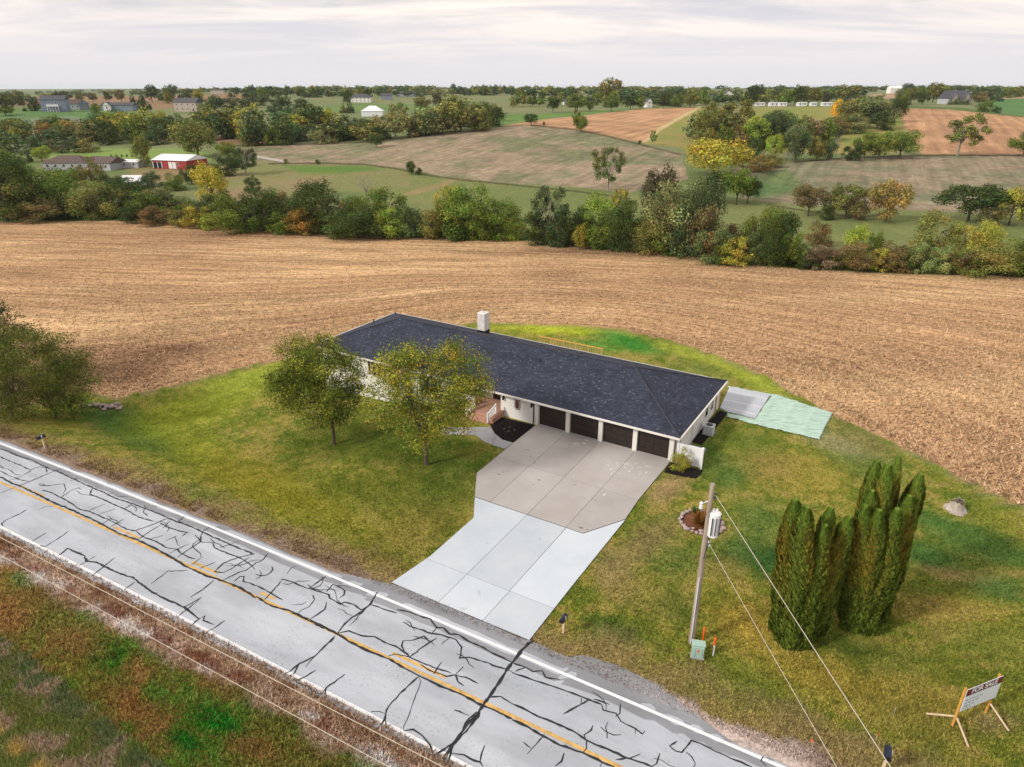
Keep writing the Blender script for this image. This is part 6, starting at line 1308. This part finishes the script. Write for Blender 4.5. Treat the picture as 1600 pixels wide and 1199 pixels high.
# ------------------------------------------------------------------ far buildings
def bldg(name, px, py, wpx, wall, roofm, label, depth=9, rz=0, hgt=None, hpx=None, rise=2.0, nwin=3, cat='house', hip=False, gable_front=False, extra=None, over=.4):
    P = hit(px, py)
    if P is None: return
    wd = wpx*m_per_px(P); h_ = hgt or hpx*m_per_px(P); root = empty(name, tuple(P), rz, label, cat); hw, hd = wd/2, depth/2
    MB().box(-hw,hw,-hd,hd,-2.5,h_).build('wall', MT[wall], root); e = over
    if gable_front:
        MB().add([(-hw-e,-hd-e,h_+.002),(hw+e,-hd-e,h_+.002),(hw+e,hd+e,h_+.002),(-hw-e,hd+e,h_+.002),(0,-hd-e,h_+rise),(0,hd+e,h_+rise)],[(3,2,1,0),(1,2,5,4),(3,0,4,5),(0,1,4),(2,3,5)]).build('roof', MT[roofm], root)
        MB().add([(-hw,-hd-e-.02,h_),(hw,-hd-e-.02,h_),(0,-hd-e-.02,h_+rise-.15)],[(0,1,2)]).build('gable', MT[wall], root)
    else:
        q = min(hd, hw)*.9 if hip else 0
        MB().add([(-hw-e,-hd-e,h_+.002),(hw+e,-hd-e,h_+.002),(hw+e,hd+e,h_+.002),(-hw-e,hd+e,h_+.002),(-hw-e+q,0,h_+rise),(hw+e-q,0,h_+rise)],[(3,2,1,0),(0,1,5,4),(1,2,5),(2,3,4,5),(3,0,4)]).build('roof', MT[roofm], root)
    fl = 1 if h_ < 4 else 2
    for f in range(fl):
        for k in range(nwin):
            x = -hw+(k+.5)*wd/nwin; z = h_*(f+.35)/fl; w_ = MB().box(x-.55,x+.55,-hd-.05,-hd-.003,z,z+min(1.3, h_/fl*.5)).build('window', MT['white_trim'], root); MB().box(x-.42,x+.42,-hd-.07,-hd-.051,z+.12,z+min(1.3, h_/fl*.5)-.12).build('pane', MT['glass'], w_)
    if extra: extra(root, hw, hd, h_)
    return root
def porch_white(root, hw, hd, h_):
    d = MB().box(-hw*.45,hw*.5,-hd-2.5,-hd-.01,h_*.42,h_*.47).build('balcony', MT['white_metal'], root)
    for x in np.linspace(-hw*.42, hw*.47, 5): MB().box(x-.12,x+.12,-hd-2.45,-hd-2.2,-1,h_*.42).build('balcony_post', MT['white_metal'], root)
    MB().box(-hw*.45,hw*.5,-hd-2.5,-hd-2.42,h_*.475,h_*.6).build('balcony_rail', MT['white_metal'], d)
def dark_gables(root, hw, hd, h_):
    for sx in (-.55, .45):
        g = MB().add([(hw*(sx-.28),-hd-2,0),(hw*(sx+.28),-hd-2,0),(hw*(sx+.28),-hd-2,h_),(hw*sx,-hd-2,h_+5),(hw*(sx-.28),-hd-2,h_),(hw*(sx-.28),-hd+2,0),(hw*(sx+.28),-hd+2,0),(hw*(sx+.28),-hd+2,h_),(hw*sx,-hd+2,h_+5),(hw*(sx-.28),-hd+2,h_)],[(0,1,2,3,4),(9,8,7,6,5),(0,5,6,1),(1,6,7,2),(4,9,5,0)]).build('gable_bay', MT['siding_tan'], root)
        MB().add([(hw*(sx-.33),-hd-2.4,h_-.4),(hw*sx,-hd-2.4,h_+5.2),(hw*(sx+.33),-hd-2.4,h_-.4),(hw*(sx-.33),-hd+2.4,h_-.4),(hw*sx,-hd+2.4,h_+5.2),(hw*(sx+.33),-hd+2.4,h_-.4)],[(0,1,4,3),(1,2,5,4)]).build('gable_roof', MT['roof_grey'], g)
bldg('far_house', 89, 174, 34, 'siding_blue', 'roof_grey', 'two storey blue grey house with a white balcony on the left hill', 10, .25, hpx=17, rise=2.6, nwin=4, extra=porch_white)
bldg('far_house', 118, 171, 22, 'siding_grey', 'roof_brown', 'brown roofed garage wing with a grey gable beside the balcony house', 9, .2, hpx=8, rise=3.0, nwin=3)
bldg('far_house', 133, 172, 13, 'siding_blue', 'roof_grey', 'blue gabled outbuilding beside the brown roofed wing', 7, .5, hpx=9, rise=2.6, nwin=1, gable_front=True)
bldg('far_house', 188, 173, 48, 'siding_blue', 'roof_grey', 'long low house with pale blue walls on the left hill', 9, .05, hpx=8, rise=1.8, nwin=6)
bldg('far_house', 170, 173, 10, 'white_wall', 'roof_grey', 'white gabled end bay of the long low hill house', 6, .2, hpx=8, rise=2, nwin=1, gable_front=True)
bldg('far_house', 296, 174, 36, 'siding_tan', 'roof_grey', 'tan two storey house half hidden by trees', 10, -.1, hpx=13, rise=3, nwin=4)
bldg('far_house', 341, 147, 20, 'siding_tan', 'roof_grey', 'low modern house on the skyline hill', 9, 0, hpx=5, rise=1.5, nwin=3, hip=True)
bldg('far_house', 565, 160, 30, 'white_wall', 'roof_grey', 'white house with a dark hip roof on the far slope', 10, .05, hpx=7, rise=3, nwin=5, hip=True)
bldg('far_house', 605, 156, 16, 'siding_blue', 'roof_grey', 'small pale blue house next to the white house on the far slope', 9, .1, hpx=6, rise=2.2, nwin=2)
bldg('far_house', 636, 151, 30, 'siding_grey', 'roof_grey', 'wide dark roofed house near the ridge trees', 10, 0, hpx=4, rise=3, nwin=4, hip=True)
bldg('far_house', 583, 181, 32, 'white_metal', 'white_metal', 'white metal shed with a pale roof behind bare trees', 12, .05, hpx=7, rise=3.4, nwin=0, cat='shed', hip=True)
bldg('far_house', 1012, 168, 9, 'white_wall', 'roof_grey', 'small white house among the trees on the far road', 7, .2, hpx=8, rise=2.6, nwin=1, gable_front=True)
bldg('far_house', 885, 164, 10, 'white_wall', 'roof_grey', 'white cottage behind trees left of the tan field', 8, .1, hpx=5, rise=2, nwin=2)
bldg('far_house', 1114, 160, 16, 'siding_grey', 'roof_grey', 'grey roofed house behind the yellow green field', 10, -.2, hpx=8, rise=4, nwin=2)
bldg('far_house', 1134, 158, 18, 'white_wall', 'roof_grey', 'pale house with steep gables behind the yellow green field', 10, .2, hpx=9, rise=4, nwin=3, gable_front=True)
bldg('far_house', 1397, 146, 20, 'white_wall', 'white_metal', 'bright white house on the right skyline', 12, .1, hpx=7, rise=4, nwin=4)
bldg('far_house', 1490, 163, 40, 'siding_grey', 'roof_grey', 'large dark gabled house behind blue conifers', 14, .15, hpx=8, rise=7, nwin=5, extra=dark_gables)
bldg('far_house', 1437, 150, 12, 'siding_grey', 'roof_grey', 'small grey house left of the dark gabled house', 9, 0, hpx=5, rise=2, nwin=2)
for k, (px, w_) in enumerate(((1166, 10), (1186, 16), (1208, 14), (1222, 12), (1252, 14), (1270, 9), (1291, 16))):
    o = bldg('trailer_home', px, 166.0, w_, 'white_metal', 'white_metal', 'white trailer home in a row along the far road', 4, rr_.uniform(-.2, .2), hgt=2.6, rise=.5, nwin=2, cat='trailer')
    if o: o['group'] = 'trailer homes along the far road'
bldg('farm_house', 112, 263, 62, 'siding_grey', 'roof_brown', 'long brown roofed farm house behind the creek bushes', 11, .05, hgt=2.8, rise=2.6, nwin=5, hip=True)
bldg('farm_house', 168, 264, 46, 'siding_grey', 'roof_brown', 'second brown roofed wing of the farm house', 10, -.25, hgt=2.8, rise=2.3, nwin=3)
bldg('farm_shed', 210, 261, 30, 'siding_grey', 'white_metal', 'low white roofed garage beside the brown farm house', 7, -.1, hgt=2.3, rise=.9, nwin=2, cat='shed')
def barn_doors(root, hw, hd, h_):
    for x in (-hw*.05, hw*.18): MB().box(x,x+hw*.2,-hd-.08,-hd-.004,0,h_*.8).build('sliding_door', MT['white_metal'], root)
    MB().box(-hw*.97,-hw*.45,-hd-.06,-hd-.005,0,h_*.7).build('bay_shade_panel', MT['black'], root)  # flat black panel paints the shade inside the open bay
    for x in (-hw*.97, -hw*.7, -hw*.45): MB().box(x-.12,x+.12,-hd-.14,-hd-.061,0,h_*.8).build('bay_post', MT['white_metal'], root)
bldg('red_barn', 283, 261, 62, 'barn_red', 'white_metal', 'red barn with a white metal roof behind the yellow tree', 13, -.28, hgt=3.2, rise=2.0, nwin=2, cat='barn', extra=barn_doors)
bldg('canopy_tent', 210, 291, 26, 'white_metal', 'white_metal', 'white shed roof poking out of the creek bushes', 6, .1, hgt=1.6, rise=2.2, nwin=1, cat='shed')
bldg('white_shed', 354, 211, 18, 'white_metal', 'white_metal', 'small white shed at the brown field edge', 6, 0, hgt=2.4, rise=.8, nwin=2, cat='shed')
# light pole on the left and small far farm bits
P = hit(59, 226)
if P is not None:
    lp = empty('street_lamp', tuple(P), 0, 'pale leaning lamp pole above the left hand bushes', 'lamp'); h_ = top_height(P, 209); MB().tube([(0,0,-.5),(-.6,0,h_)], [.16,.1], 6).build('pole', MT['galv'], lp); MB().box(-1.3,-.5,-.15,.15,h_-.05,h_+.12).build('lamp_head', MT['white_metal'], lp)
for k in range(5):
    tree(174+k*8.2, 245, 240, 4.5, 'cone', 'dk', 'behind the farm house', 'row of small conifers', 'vfar')
# gravel lane on the hill
a_ = [hit(398+i*8, 244.5+i*1.45) for i in range(7)]
if all(q is not None for q in a_):
    V = []; Fq = []
    for i, q in enumerate(a_): V += [(q[0], q[1]-2.6, float(terrain(q[0], q[1]-2.6))+.12), (q[0], q[1]+2.6, float(terrain(q[0], q[1]+2.6))+.12)]
    for i in range(len(a_)-1): Fq.append((2*i, 2*i+2, 2*i+3, 2*i+1))
    o = mobj('gravel_lane', np_mesh('gravel_lane', np.array(V), np.array(Fq), MT['gravel_path'])); tag(o, 'pale gravel lane on the pasture left of the hill', kind='structure')

for g, lst in TREES.items():                     # say which one: by its look and by what it stands between
    lst.sort(key=lambda a: a[0])
    for i, (px, root, cn, kn, ko, where) in enumerate(lst):
        dsc = lambda q: f'{q[2]} {q[4]}'
        kn2 = '' if kn in ('bare', 'bushy') else kn+' '
        if 0 < i < len(lst)-1: root['label'] = f'{cn} {kn2}{ko} between {dsc(lst[i-1])} and {dsc(lst[i+1])} {where}'
        if len(root['label'].split()) > 16: root['label'] = root['label'].replace(kn2, '', 1)
        if 0 < i < len(lst)-1: pass
        elif len(lst) > 1: root['label'] = f'{cn} {kn2}{ko} next to {dsc(lst[1 if i == 0 else i-1])} at the end {where}'

# ------------------------------------------------------------------ haze
hm = bpy.data.materials.new('haze_air'); hm.use_nodes = True; hn = hm.node_tree.nodes; hn.remove(hn['Principled BSDF'])
pv = hn.new('ShaderNodeVolumePrincipled'); pv.inputs['Color'].default_value = (.78, .88, 1, 1); pv.inputs['Density'].default_value = .00004; pv.inputs['Anisotropy'].default_value = .0
hm.node_tree.links.new(pv.outputs[0], hn['Material Output'].inputs['Volume'])
hb = MB().box(-16000, 16000, -150, 9800, -12, 52).build('haze', hm); tag(hb, 'thin bluish autumn haze over the farmland', kind='stuff')
